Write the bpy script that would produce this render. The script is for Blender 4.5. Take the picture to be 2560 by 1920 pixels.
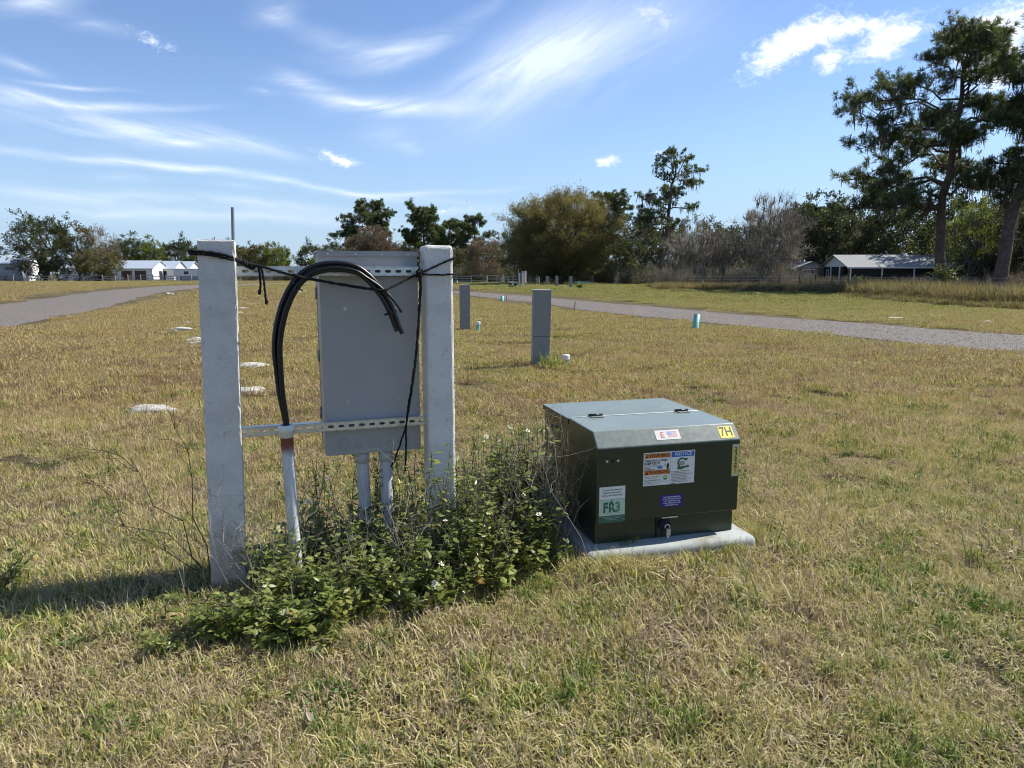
import bpy, bmesh, math, random
import numpy as np
from mathutils import Vector, Matrix

R = math.radians
for o in list(bpy.data.objects):
    bpy.data.objects.remove(o)
SC = bpy.context.scene
COL = SC.collection

# ------------------------------------------------------------------ camera
cam_d = bpy.data.cameras.new('camera')
cam_d.sensor_width = 36.0
cam_d.lens = 36.0 * 1800.0 / 2560.0
cam_d.clip_start = 0.05
cam_d.clip_end = 6000.0
cam = bpy.data.objects.new('camera', cam_d)
cam.location = (0, 0, 1.5)
cam.rotation_euler = (R(90 - 8.7175), 0, 0)
COL.objects.link(cam)
SC.camera = cam

# ------------------------------------------------------------------ light
SUN_EL, SUN_AZ = 46.0, 22.0            # azimuth: degrees from +X towards +Y
SUN_STRENGTH, SKY_STRENGTH, EXPOSURE = 5.0, 0.09, 0.70
sun_dir = Vector((math.cos(R(SUN_EL)) * math.cos(R(SUN_AZ)), math.cos(R(SUN_EL)) * math.sin(R(SUN_AZ)), math.sin(R(SUN_EL))))
sl = bpy.data.lights.new('sun', 'SUN')
sl.energy = SUN_STRENGTH
sl.angle = R(0.53)
sl.color = (1.0, 0.955, 0.88)
sun = bpy.data.objects.new('sun', sl)
sun.rotation_euler = sun_dir.to_track_quat('Z', 'Y').to_euler()
sun.location = (20, 10, 40)
COL.objects.link(sun)
SC.view_settings.view_transform = 'Standard'
SC.view_settings.look = 'None'
SC.view_settings.exposure = EXPOSURE
SC.view_settings.gamma = 1.0
SC.view_settings.use_curve_mapping = False
SC.render.engine = 'CYCLES'
SC.cycles.max_bounces = 6
SC.cycles.transparent_max_bounces = 8
SC.cycles.use_denoising = True
SC.cycles.use_adaptive_sampling = True
SC.cycles.adaptive_threshold = 0.025
SC.cycles.pixel_filter_type = 'BLACKMAN_HARRIS'
SC.cycles.filter_width = 1.05


class NG:
    """small helper for node graphs"""
    def __init__(s, tree):
        s.t = tree
        s.n = tree.nodes
        s.l = tree.links
    def put(s, sock, v):
        if v is None:
            return
        if isinstance(v, bpy.types.NodeSocket):
            s.l.new(v, sock)
        else:
            if isinstance(v, (tuple, list)) and len(v) == 3 and sock.type == 'RGBA':
                v = (*v, 1)
            sock.default_value = v
    def m(s, op, a, b=None, c=None, clamp=False):
        n = s.n.new('ShaderNodeMath')
        n.operation = op
        n.use_clamp = clamp
        s.put(n.inputs[0], a)
        s.put(n.inputs[1], b)
        s.put(n.inputs[2], c)
        return n.outputs[0]
    def vm(s, op, a, b=None):
        n = s.n.new('ShaderNodeVectorMath')
        n.operation = op
        s.put(n.inputs[0], a)
        s.put(n.inputs[1], b)
        return n.outputs[0]
    def noise(s, vec, scale, detail=4, rough=.55, dist=0.0):
        n = s.n.new('ShaderNodeTexNoise')
        s.put(n.inputs['Vector'], vec)
        n.inputs['Scale'].default_value = scale
        n.inputs['Detail'].default_value = detail
        n.inputs['Roughness'].default_value = rough
        n.inputs['Distortion'].default_value = dist
        return n.outputs['Fac']
    def ramp(s, f, stops):
        n = s.n.new('ShaderNodeValToRGB')
        e = n.color_ramp.elements
        while len(e) > 1:
            e.remove(e[-1])
        for i, (p, c) in enumerate(stops):
            k = e[0] if i == 0 else e.new(p)
            k.position = p
            k.color = (*c, 1) if len(c) == 3 else c
        s.put(n.inputs[0], f)
        return n.outputs[0]
    def mixc(s, f, a, b, blend='MIX'):
        n = s.n.new('ShaderNodeMix')
        n.data_type = 'RGBA'
        n.blend_type = blend
        s.put(n.inputs[0], f)
        s.put(n.inputs[6], a)
        s.put(n.inputs[7], b)
        return n.outputs[2]
    def xyz(s, v):
        n = s.n.new('ShaderNodeSeparateXYZ')
        s.put(n.inputs[0], v)
        return n.outputs
    def comb(s, x, y, z):
        n = s.n.new('ShaderNodeCombineXYZ')
        for i, v in enumerate((x, y, z)):
            s.put(n.inputs[i], v)
        return n.outputs[0]
    def smooth(s, v, lo, hi):
        n = s.n.new('ShaderNodeMapRange')
        n.interpolation_type = 'SMOOTHSTEP'
        s.put(n.inputs[0], v)
        s.put(n.inputs[1], lo)
        s.put(n.inputs[2], hi)
        return n.outputs[0]


# ------------------------------------------------------------------ sky
W = bpy.data.worlds.new('World')
SC.world = W
W.use_nodes = True
W.cycles.sampling_method = 'NONE'
g = NG(W.node_tree)
g.n.clear()
tc = g.n.new('ShaderNodeTexCoord').outputs['Generated']
sky = g.n.new('ShaderNodeTexSky')
sky.sky_type = 'NISHITA'
sky.sun_disc = False
sky.sun_elevation = R(SUN_EL)
sky.sun_rotation = R(90 - SUN_AZ)
sky.altitude = 0
sky.air_density = 1.0
sky.dust_density = 0.0
sky.ozone_density = 1.0
x, y, z = g.xyz(tc)[:3]
az = g.m('ARCTAN2', x, y)
el = g.m('ARCSINE', z)
# slow warp so the streaks are not ruler straight
wv = g.comb(az, el, 0.0)
w1 = g.m('SUBTRACT', g.noise(wv, 3.0, 3), .5)
w2 = g.m('SUBTRACT', g.noise(g.vm('ADD', wv, (7.3, 2.1, 0)), 4.0, 3), .5)
az2 = g.m('MULTIPLY_ADD', w1, .05, az)
el2 = g.m('MULTIPLY_ADD', w2, .035, el)


wvec = g.comb(az2, el2, 0.0)


def streak(a0, e0, phi, L, Wd, bend=0.0, amp=1.0):
    """soft elongated patch centred on azimuth a0 / elevation e0 (degrees), tilted by phi"""
    v = wvec
    if bend:
        dx = g.m('SUBTRACT', az2, R(a0))
        v = g.comb(az2, g.m('SUBTRACT', el2, g.m('MULTIPLY', g.m('MULTIPLY', dx, dx), bend)), 0.0)
    mp = g.n.new('ShaderNodeMapping')
    mp.vector_type = 'TEXTURE'
    g.put(mp.inputs['Vector'], v)
    mp.inputs['Location'].default_value = (R(a0), R(e0), 0)
    mp.inputs['Rotation'].default_value = (0, 0, R(phi))
    mp.inputs['Scale'].default_value = (R(L) * 2.3, R(Wd) * 2.3, 1)
    gr = g.n.new('ShaderNodeTexGradient')
    gr.gradient_type = 'QUADRATIC_SPHERE'
    g.l.new(mp.outputs[0], gr.inputs[0])
    return gr.outputs['Fac'], amp


def fibre(phi, ks, kt, lo, hi, seed):
    c, s_ = math.cos(R(phi)), math.sin(R(phi))
    s = g.m('MULTIPLY_ADD', az2, c, g.m('MULTIPLY', el2, s_))
    t = g.m('MULTIPLY_ADD', az2, -s_, g.m('MULTIPLY', el2, c))
    f = g.noise(g.comb(g.m('MULTIPLY', s, ks), g.m('MULTIPLY', t, kt), seed), 1.0, 7, .62, .35)
    return g.smooth(f, lo, hi)


def tot(lst):
    r = 0.0
    for k in lst:
        r = g.m('MULTIPLY_ADD', k[0], k[1] * 1.25, r) if isinstance(k, tuple) else g.m('ADD', k, r)
    return r


#CLOUDLIST
cirrus_r = tot([streak(1.00, 14.98, 26.4, 6.20, 1.86, 0, 1.0),
    streak(4.55, 15.43, 23.4, 6.62, 2.70, 0, 0.6),
    streak(10.74, 17.14, 6.9, 7.19, 2.78, 0, 0.3),
    streak(-2.42, 14.34, 21.2, 3.24, 0.75, 0, 0.6),
    streak(2.84, 15.18, 15.1, 3.88, 1.59, 0, 0.5)])
cirrus_c = tot([streak(-9.69, 12.33, -4.3, 5.15, 0.44, 0.6, 0.95),
    streak(-9.58, 12.44, -0.2, 4.12, 0.82, 0, 0.35),
    streak(-8.93, 15.97, 6.7, 5.97, 0.57, 2.2, 0.6),
    streak(-9.08, 15.23, 11.3, 3.76, 0.52, 1.6, 0.45),
    streak(-15.12, 13.62, -11.4, 1.78, 0.42, 1.5, 0.7),
    streak(-17.88, 12.86, -1.5, 0.82, 0.21, 0, 0.6),
    streak(-16.93, 17.97, 20.8, 1.33, 0.63, 0, 0.6),
    streak(-31.84, 16.17, 15.9, 1.92, 0.58, 0, 0.75),
    streak(-28.47, 15.55, -4.8, 2.05, 0.42, 0, 0.3),
    streak(-9.09, 10.16, -7.4, 1.80, 0.73, 0, 0.35),
    streak(-7.77, 9.34, -9.5, 0.76, 0.34, 0, 0.4)])
cirrus_l = tot([streak(-29.36, 10.70, 3.9, 4.83, 0.22, 0.3, 0.95),
    streak(-32.53, 10.88, -4.7, 1.59, 0.21, 0, 0.8),
    streak(-27.62, 9.69, -5.3, 6.59, 0.86, 0, 0.7),
    streak(-26.50, 9.33, 2.7, 3.90, 0.57, 0, 0.6),
    streak(-23.75, 8.97, 8.0, 2.73, 0.26, 0, 0.6),
    streak(-18.58, 9.13, -11.2, 2.49, 0.44, 0, 0.6),
    streak(-27.38, 7.43, -2.3, 6.21, 0.23, 0.05, 0.95),
    streak(-16.95, 6.56, -5.5, 8.38, 0.25, 0.05, 0.9),
    streak(-32.61, 12.52, -9.2, 1.37, 0.28, 0, 0.5),
    streak(-29.70, 11.74, 3.8, 2.05, 0.12, 0, 0.6),
    streak(-27.92, 6.41, -2.3, 1.32, 0.24, 0, 0.5),
    streak(-31.28, 5.10, -2.3, 3.36, 0.36, 0, 0.6),
    streak(-21.24, 4.99, -2.4, 9.01, 0.39, 0, 0.55),
    streak(-28.84, 4.03, -1.0, 5.90, 0.53, 0, 0.4),
    streak(-17.09, 3.88, -0.7, 8.44, 0.40, 0, 0.45),
    streak(-3.71, 4.77, 1.5, 3.71, 0.30, 0, 0.5),
    streak(-8.21, 6.15, 1.2, 5.74, 0.18, 0, 0.5),
    streak(-20.14, 6.07, -5.4, 1.36, 0.22, 0, 0.4)])
f_r = fibre(30, 4.0, 22.0, .08, .95, 1.3)
f_l = fibre(-7, 7.0, 42.0, .2, .78, 4.7)
f_c = fibre(8, 8.0, 40.0, .2, .75, 8.9)
cir = tot([g.m('MULTIPLY', cirrus_r, f_r), g.m('MULTIPLY', cirrus_l, f_l), g.m('MULTIPLY', cirrus_c, f_c)])
# thin high streaks go on over the rest of the sky, beyond the view
front = g.smooth(y, -.1, .55)
rest = g.m('MULTIPLY', g.m('MULTIPLY', g.smooth(g.noise(g.comb(g.m('MULTIPLY', x, 2.2), g.m('MULTIPLY', y, 3.4), g.m('MULTIPLY', z, 6.0)), 1.0, 7, .6, .4), .5, .8), .45), g.m('SUBTRACT', 1.0, front))
cir = g.m('MINIMUM', g.m('ADD', cir, rest), .93)
# small fair-weather cumulus
cum_m = tot([streak(20.11, 15.57, 27.0, 2.63, 0.95, 0, 1.45),
    streak(23.26, 16.11, 5.8, 3.30, 0.57, 0, 1.45),
    streak(22.94, 14.34, -5.8, 0.74, 0.70, 0, 1.45),
    streak(25.63, 14.76, 18.3, 1.29, 0.77, 0, 1.45),
    streak(26.88, 15.55, 3.9, 1.35, 0.45, 0, 1.20),
    streak(32.06, 14.91, 17.6, 2.16, 1.35, 0, 1.45),
    streak(32.71, 12.56, 7.9, 1.57, 1.21, 0, 1.45),
    streak(7.11, 8.35, 7.4, 0.99, 0.38, 0, 1),
    streak(11.23, 8.94, 8.1, 1.16, 0.14, 0, 0.7),
    streak(-12.97, 8.70, -11.8, 1.48, 0.40, 0, 1),
    streak(21.63, 4.90, -9.4, 0.75, 0.22, 0, 0.85),
    streak(-25.17, 15.09, -16.2, 1.43, 0.48, 0, 0.6),
    streak(-5.26, 4.92, 2.8, 1.85, 0.24, 0, 0.6),
    streak(10.48, 18.00, -21.1, 1.41, 0.75, 0, 0.5),
    streak(25.62, 2.48, -11.3, 0.79, 0.39, 0, 0.5)])
cn = g.noise(g.vm('MULTIPLY', g.comb(az, el, 3.1), (1.0, 1.45, 1.0)), 80.0, 8, .68, .5)
cn_low = g.noise(g.vm('MULTIPLY', g.comb(az, el, 9.1), (1.0, 1.4, 1.0)), 16.0, 4, .55, .1)
cumulus = g.smooth(g.m('MULTIPLY_ADD', g.m('SUBTRACT', cn, .5), 1.9, g.m('MULTIPLY_ADD', g.m('SUBTRACT', cn_low, .5), .7, cum_m)), .14, 1.4)
cumulus = g.m('MULTIPLY', cumulus, g.smooth(cum_m, .02, .22))
shade = g.ramp(cn, [(.32, (.70, .77, .87)), (.6, (1, 1, 1))])
skyc = g.mixc(1.0, sky.outputs[0], (0.85, .925, 1.12), 'MULTIPLY')
low = g.m('MULTIPLY', g.smooth(el, R(14.0), R(-1.0)), .8)
skyc = g.mixc(low, skyc, (2.75, 4.05, 5.75))
CL = 8.6
c1 = g.mixc(g.m('MULTIPLY', cir, .84), skyc, (CL * .84, CL * .92, CL * 1.03))
cumcol = g.mixc(1.0, shade, (CL * 1.02, CL * 1.05, CL * 1.09), 'MULTIPLY')
c2 = g.mixc(g.m('MULTIPLY', cumulus, .95), c1, cumcol)
bg = g.n.new('ShaderNodeBackground')
g.put(bg.inputs[0], c2)
bg.inputs[1].default_value = SKY_STRENGTH
out = g.n.new('ShaderNodeOutputWorld')
g.l.new(bg.outputs[0], out.inputs[0])

# ------------------------------------------------------------------ helpers: materials
MATS = {}


def newmat(name):
    m = bpy.data.materials.new(name)
    m.use_nodes = True
    m.node_tree.nodes.clear()
    q = NG(m.node_tree)
    o = q.n.new('ShaderNodeOutputMaterial')
    b = q.n.new('ShaderNodeBsdfPrincipled')
    q.l.new(b.outputs[0], o.inputs[0])
    MATS[name] = m
    return m, q, b, o


def pm(name, col, rough=.6, metal=0.0, var=.12, vs=8.0, bump=0.0, bs=80.0, spec=.5, stain=None, stain_amt=0.0, stretch=None):
    """painted / plain surface with slight mottling and fine relief"""
    m, q, b, o = newmat(name)
    co = q.n.new('ShaderNodeTexCoord').outputs['Object']
    f = q.noise(co, vs, 5, .6)
    lo = tuple(c * (1 - var) for c in col)
    hi = tuple(min(1, c * (1 + var)) for c in col)
    c = q.ramp(f, [(.3, lo), (.7, hi)])
    if stain:
        sf = q.smooth(q.noise(co, vs * .6, 6, .65, .6), .56, .72)
        c = q.mixc(q.m('MULTIPLY', sf, stain_amt), c, stain)
    q.put(b.inputs['Base Color'], c)
    q.put(b.inputs['Roughness'], q.m('MULTIPLY_ADD', q.noise(co, vs * 2.3, 3), .2, rough - .1))
    b.inputs['Metallic'].default_value = metal
    b.inputs['Specular IOR Level'].default_value = spec
    if bump:
        bn = q.n.new('ShaderNodeBump')
        bn.inputs['Strength'].default_value = 1.0
        bn.inputs['Distance'].default_value = bump
        vec = q.vm('MULTIPLY', co, stretch) if stretch else co
        q.put(bn.inputs['Height'], q.noise(vec, bs, 5, .6))
        q.l.new(bn.outputs[0], b.inputs['Normal'])
    return m


def foliage(name, stops, trans=.35, rough=.55, spec=.25, tint=.25):
    """leaf / blade material: colour by a per-leaf random value"""
    m, q, b, o = newmat(name)
    a = q.n.new('ShaderNodeAttribute')
    a.attribute_name = 'rnd'
    oi = q.n.new('ShaderNodeObjectInfo')
    f = q.m('ADD', a.outputs['Fac'], q.m('MULTIPLY', q.m('SUBTRACT', oi.outputs['Random'], .5), tint), clamp=True)
    c = q.ramp(f, stops)
    finish_leaf(q, b, o, c, trans, rough, spec)
    return m


def finish_leaf(q, b, o, c, trans, rough, spec):
    q.put(b.inputs['Base Color'], c)
    b.inputs['Roughness'].default_value = rough
    b.inputs['Specular IOR Level'].default_value = spec
    t = q.n.new('ShaderNodeBsdfTranslucent')
    q.put(t.inputs[0], q.mixc(1.0, c, (1.25, 1.2, .8), 'MULTIPLY'))
    mx = q.n.new('ShaderNodeMixShader')
    mx.inputs[0].default_value = trans
    q.l.new(b.outputs[0], mx.inputs[1])
    q.l.new(t.outputs[0], mx.inputs[2])
    q.l.new(mx.outputs[0], o.inputs[0])


# ------------------------------------------------------------------ helpers: meshes
def npmesh(name, chunks, mats, smooth=False):
    """chunks: list of (V[N,3], F[M,k], material index, rnd per vertex or scalar)"""
    Vs, LV, LS, MI, RN = [], [], [], [], []
    off = 0
    ls = 0
    for V, F, mi, rn in chunks:
        V = np.asarray(V, dtype=np.float32)
        F = np.asarray(F, dtype=np.int32)
        if len(V) == 0 or len(F) == 0:
            continue
        Vs.append(V)
        LV.append((F + off).ravel())
        k = F.shape[1]
        LS.append(ls + np.arange(len(F), dtype=np.int32) * k)
        ls += F.size
        off += len(V)
        MI.append(np.full(len(F), mi, dtype=np.int32))
        RN.append(np.full(len(V), rn, dtype=np.float32) if np.isscalar(rn) else np.asarray(rn, dtype=np.float32))
    V = np.concatenate(Vs)
    LV = np.concatenate(LV)
    LS = np.concatenate(LS)
    MI = np.concatenate(MI)
    me = bpy.data.meshes.new(name)
    me.vertices.add(len(V))
    me.vertices.foreach_set('co', V.ravel())
    me.loops.add(len(LV))
    me.loops.foreach_set('vertex_index', LV)
    me.polygons.add(len(LS))
    me.polygons.foreach_set('loop_start', LS)
    me.polygons.foreach_set('material_index', MI)
    me.polygons.foreach_set('use_smooth', np.full(len(LS), smooth, dtype=bool))
    a = me.attributes.new('rnd', 'FLOAT', 'POINT')
    a.data.foreach_set('value', np.concatenate(RN))
    for m in mats:
        me.materials.append(MATS[m] if isinstance(m, str) else m)
    me.update(calc_edges=True)
    me.validate()
    return me


def add(name, me, parent=None, loc=None, rot=None, **tags):
    o = bpy.data.objects.new(name, me)
    COL.objects.link(o)
    if parent is not None:
        o.parent = parent
    if loc is not None:
        o.location = loc
    if rot is not None:
        o.rotation_euler = rot
    for k, v in tags.items():
        o[k] = v
    return o


def thing(name, label, cat, loc=(0, 0, 0), rotz=0.0, group=None):
    o = add(name, None, None, loc, (0, 0, rotz), label=label, category=cat)
    o.empty_display_size = .2
    if group:
        o['group'] = group
    return o


def tag(o, label, cat, group=None):
    o['label'] = label
    o['category'] = cat
    if group:
        o['group'] = group
    return o


def copy_tree(o, parent=None):
    c = o.copy()
    COL.objects.link(c)
    c.parent = parent
    for ch in o.children:
        copy_tree(ch, c)
    return c


def bm_mesh(name, bm, mat, smooth=False):
    me = bpy.data.meshes.new(name)
    bm.normal_update()
    bm.to_mesh(me)
    bm.free()
    for m in (mat if isinstance(mat, (list, tuple)) else [mat]):
        me.materials.append(MATS[m])
    if smooth:
        me.polygons.foreach_set('use_smooth', [True] * len(me.polygons))
    return me


def boxbm(bm, lo, hi, bevel=0.0, seg=1):
    c = [(a + b) / 2 for a, b in zip(lo, hi)]
    s = [abs(b - a) for a, b in zip(lo, hi)]
    r = bmesh.ops.create_cube(bm, size=1.0, matrix=Matrix.Translation(c) @ Matrix.Diagonal((*s, 1)))
    if bevel:
        es = list({e for v in r['verts'] for e in v.link_edges})
        bmesh.ops.bevel(bm, geom=es, offset=bevel, segments=seg, profile=.5, affect='EDGES')


def box(name, lo, hi, mat, parent=None, bevel=0.0, seg=1, **kw):
    bm = bmesh.new()
    boxbm(bm, lo, hi, bevel, seg)
    return add(name, bm_mesh(name, bm, mat), parent, **kw)


def prism(name, prof, x0, x1, mat, parent=None, bevel=0.0, axis='x', **kw):
    """profile of (y,z) extruded along x"""
    bm = bmesh.new()
    a = [bm.verts.new((x0, p[0], p[1]) if axis == 'x' else (p[0], x0, p[1])) for p in prof]
    b = [bm.verts.new((x1, p[0], p[1]) if axis == 'x' else (p[0], x1, p[1])) for p in prof]
    n = len(prof)
    bm.faces.new(a)
    bm.faces.new(b[::-1])
    for i in range(n):
        bm.faces.new((a[i], b[i], b[(i + 1) % n], a[(i + 1) % n]))
    bmesh.ops.recalc_face_normals(bm, faces=bm.faces)
    if bevel:
        bmesh.ops.bevel(bm, geom=list(bm.edges), offset=bevel, segments=2, profile=.5, affect='EDGES')
    return add(name, bm_mesh(name, bm, mat), parent, **kw)


def lathe(prof, n=20, axis='z', origin=(0, 0, 0)):
    """profile (r, h) -> V,F closed with end caps as triangles"""
    a = np.arange(n) * 2 * np.pi / n
    V, Fq = [], []
    for r, h in prof:
        V.append(np.stack([r * np.cos(a), r * np.sin(a), np.full(n, h)], 1))
    V = np.concatenate(V)
    k = len(prof)
    for i in range(k - 1):
        for j in range(n):
            Fq.append((i * n + j, i * n + (j + 1) % n, (i + 1) * n + (j + 1) % n, (i + 1) * n + j))
    if axis == 'y':      # height towards -y
        V = np.stack([V[:, 0], -V[:, 2], V[:, 1]], 1)
    if axis == 'x':
        V = np.stack([V[:, 2], V[:, 0], V[:, 1]], 1)
    return V + np.array(origin), np.array(Fq)


def tube_batch(P, Rr, n=6, ref=None):
    P = np.asarray(P, float)
    Rr = np.asarray(Rr, float)
    T = np.gradient(P, axis=1)
    T /= np.linalg.norm(T, axis=2, keepdims=True) + 1e-9
    if ref is None:
        mean = P[:, -1] - P[:, 0]
        mean /= np.linalg.norm(mean, axis=1, keepdims=True) + 1e-9
        rf = np.where(np.abs(mean[:, 2:3]) > .8, np.array([[1., 0.13, 0]]), np.array([[0.07, 0.11, 1.]]))[:, None, :]
    else:
        rf = np.broadcast_to(np.asarray(ref, float), (P.shape[0], 1, 3))
    A = np.cross(T, rf)
    A /= np.linalg.norm(A, axis=2, keepdims=True) + 1e-9
    B = np.cross(T, A)
    an = np.arange(n) * 2 * np.pi / n
    V = P[:, :, None] + Rr[:, :, None, None] * (A[:, :, None] * np.cos(an)[:, None] + B[:, :, None] * np.sin(an)[:, None])
    M, K = P.shape[:2]
    base = (np.arange(M) * K * n)[:, None, None]
    i = np.arange(K - 1)[None, :, None] * n
    j = np.arange(n)[None, None, :]
    j2 = (j + 1) % n
    F = np.stack([base + i + j, base + i + j2, base + i + n + j2, base + i + n + j], -1).reshape(-1, 4)
    return V.reshape(-1, 3), F


def catmull(pts, per=8):
    pts = np.asarray(pts, float)
    p = np.concatenate([[2 * pts[0] - pts[1]], pts, [2 * pts[-1] - pts[-2]]])
    out_ = []
    for i in range(1, len(p) - 2):
        for t in np.linspace(0, 1, per, endpoint=False):
            a, b, c, d = p[i - 1], p[i], p[i + 1], p[i + 2]
            out_.append(.5 * ((2 * b) + (-a + c) * t + (2 * a - 5 * b + 4 * c - d) * t * t + (-a + 3 * b - 3 * c + d) * t ** 3))
    out_.append(p[-2])
    return np.array(out_)


def tube_mesh(name, pts, r, mat, n=10, ref=None, cap=True, mats=None):
    pts = np.asarray(pts, float)
    rr = np.full(len(pts), r) if np.isscalar(r) else np.asarray(r)
    V, F = tube_batch(pts[None], rr[None], n, ref)
    ch = [(V, F, 0, .5)]
    if cap:
        for e, s in ((0, 1), (len(pts) - 1, -1)):
            ring = V[e * n:(e + 1) * n]
            ch.append((ring, np.array([list(range(n))[::s]]), 0 if not mats else 1, .5))
    return npmesh(name, ch, mats or [mat], True)


def leaf_quads(C, rng, size, aspect=.45, up=0.0, dirs=None):
    """diamond leaves at C; random facing, optional main direction"""
    N = len(C)
    if dirs is None:
        d = rng.normal(size=(N, 3))
    else:
        d = dirs + rng.normal(size=(N, 3)) * .35
    d[:, 2] += up
    d /= np.linalg.norm(d, axis=1, keepdims=True) + 1e-9
    r = rng.normal(size=(N, 3))
    b = np.cross(d, r)
    b /= np.linalg.norm(b, axis=1, keepdims=True) + 1e-9
    s = (size * rng.uniform(.6, 1.3, N))[:, None]
    V = np.stack([C, C + d * s * .5 + b * s * aspect * .5, C + d * s, C + d * s * .5 - b * s * aspect * .5], 1).reshape(-1, 3)
    F = np.arange(N * 4).reshape(N, 4)
    return V, F


def ico(sub, rng, amp, flat=1.0, freq=2.0):
    bm = bmesh.new()
    bmesh.ops.create_icosphere(bm, subdivisions=sub, radius=1.0)
    V = np.array([v.co[:] for v in bm.verts])
    F = np.array([[v.index for v in f.verts] for f in bm.faces])
    bm.free()
    ph = rng.uniform(0, 6.28, (6, 3))
    fr = rng.normal(size=(6, 3)) * freq
    d = sum(np.sin(V @ fr[i] + ph[i, 0]) for i in range(6)) / 6
    V = V * (1 + amp * d)[:, None]
    V[:, 2] *= flat
    return V, F


# ------------------------------------------------------------------ materials
pm('ground_soil', (.235, .185, .105), .95, 0, .3, .8, .02, 30)


def concrete_material(name, base, bump, pit):
    """cast concrete: mottled, pitted, broom marks across, soil splash near the foot"""
    m, q, b, o = newmat(name)
    co = q.n.new('ShaderNodeTexCoord').outputs['Object']
    zc = q.xyz(co)[2]
    n1 = q.noise(co, 5.0, 6, .65)
    n2 = q.noise(co, 34.0, 5, .65)
    n3 = q.noise(q.vm('MULTIPLY', co, (1, 1, 2.6)), 62.0, 5, .65)
    c = q.ramp(n1, [(.28, tuple(v * .80 for v in base)), (.5, base), (.72, tuple(min(1, v * 1.13) for v in base))])
    c = q.mixc(q.m('MULTIPLY', q.smooth(n2, .60, .72), pit), c, tuple(v * .42 for v in base))
    st = q.smooth(q.noise(q.vm('ADD', co, (4.2, 1.1, 0)), 7.5, 6, .7, .8), .60, .70)
    c = q.mixc(q.m('MULTIPLY', st, .55), c, (.17, .16, .135))
    splash = q.smooth(q.m('MULTIPLY_ADD', q.m('SUBTRACT', n1, .5), .5, zc), .34, .05)
    c = q.mixc(q.m('MULTIPLY', splash, .45), c, (.27, .23, .17))
    q.put(b.inputs['Base Color'], c)
    b.inputs['Roughness'].default_value = .9
    b.inputs['Specular IOR Level'].default_value = .2
    bn = q.n.new('ShaderNodeBump')
    bn.inputs['Distance'].default_value = bump
    q.put(bn.inputs['Height'], q.m('ADD', n3, q.m('MULTIPLY', n2, .8)))
    q.l.new(bn.outputs[0], b.inputs['Normal'])


concrete_material('concrete', (.66, .635, .585), .006, .4)
concrete_material('concrete_chamfered', (.68, .655, .60), .0045, .25)
pm('panel_grey', (.345, .34, .325), .42, 0, .05, 3, .0004, 14, .45, (.20, .20, .18), .35, None)
pm('pedestal_grey', (.215, .222, .215), .5, 0, .04, 4, .0003, 10, .4)
pm('pedestal_cap', (.33, .34, .32), .5, 0, .04, 4)
pm('galvanised', (.62, .63, .60), .38, .85, .12, 30, .0002, 60)
pm('bolt_steel', (.50, .50, .49), .38, .85, .08, 60)
pm('hole_dark', (.012, .012, .012), .9)
pm('pvc_grey', (.50, .52, .53), .42, 0, .06, 9, 0, 1, .5, (.3, .27, .22), .35)
pm('pvc_white', (.72, .73, .70), .35, 0, .05, 9, 0, 1, .5)
pm('pvc_teal', (.17, .46, .37), .45, 0, .08, 9)
pm('cable_black', (.006, .006, .0065), .33, 0, .3, 20, .0002, 300, .5)
pm('cable_cut', (.3, .25, .2), .5, .2)
pm('rope_black', (.013, .013, .014), .8, 0, .4, 200, .0015, 500, .2)


def transformer_paint(name, bump):
    # olive paint, with sun and sky sheen painted as paler colour on upward faces
    m, q, b, o = newmat(name)
    co = q.n.new('ShaderNodeTexCoord').outputs['Object']
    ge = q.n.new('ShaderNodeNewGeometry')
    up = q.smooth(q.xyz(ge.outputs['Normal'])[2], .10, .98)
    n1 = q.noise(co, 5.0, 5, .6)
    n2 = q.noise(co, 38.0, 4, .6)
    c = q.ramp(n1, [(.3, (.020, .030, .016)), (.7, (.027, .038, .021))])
    top_sheen = q.m('MULTIPLY', up, q.m('MULTIPLY_ADD', q.m('ADD', n1, n2), .22, .34))
    c = q.mixc(top_sheen, c, (.28, .335, .305))
    q.put(b.inputs['Base Color'], c)
    q.put(b.inputs['Roughness'], q.m('MULTIPLY_ADD', n2, .16, .24))
    b.inputs['Specular IOR Level'].default_value = .55
    bn = q.n.new('ShaderNodeBump')
    bn.inputs['Distance'].default_value = bump
    q.put(bn.inputs['Height'], q.noise(co, 6.0, 3))
    q.l.new(bn.outputs[0], b.inputs['Normal'])


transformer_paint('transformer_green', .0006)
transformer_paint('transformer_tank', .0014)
pm('pad_grey', (.30, .32, .295), .75, 0, .2, 4, .0012, 60, .3, (.19, .16, .11), .75)
pm('sticker_white', (.72, .72, .69), .5, 0, .03, 30)
pm('sticker_orange', (.62, .20, .045), .5, 0, .05, 30)
pm('sticker_blue', (.015, .13, .42), .45, 0, .05, 30)
pm('sticker_navy', (.012, .010, .19), .4, 0, .05, 30)
pm('sticker_yellow', (.85, .55, .01), .45, 0, .05, 30)
pm('sticker_mint', (.47, .60, .47), .5, 0, .04, 30)
pm('sticker_green', (.03, .13, .075), .5, 0, .05, 30)
pm('sticker_leafgreen', (.02, .12, .04), .5, 0, .05, 30)
pm('ink_black', (.012, .012, .012), .6)
pm('ink_white', (.75, .75, .74), .5)
pm('ink_faint', (.075, .08, .07), .6)
pm('ink_midgreen', (.10, .27, .14), .5)
pm('ink_red', (.5, .05, .05), .5)
pm('tag_cream', (.66, .52, .13), .5, 0, .1, 40)
pm('glitter', (.36, .355, .34), .4, .3, .55, 420)
pm('flag_red', (.55, .22, .24), .5)
pm('flag_blue', (.2, .22, .5), .5)
pm('limestone', (.52, .49, .42), .9, 0, .22, 3, .05, 7, .2, (.3, .27, .2), .5)
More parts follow.
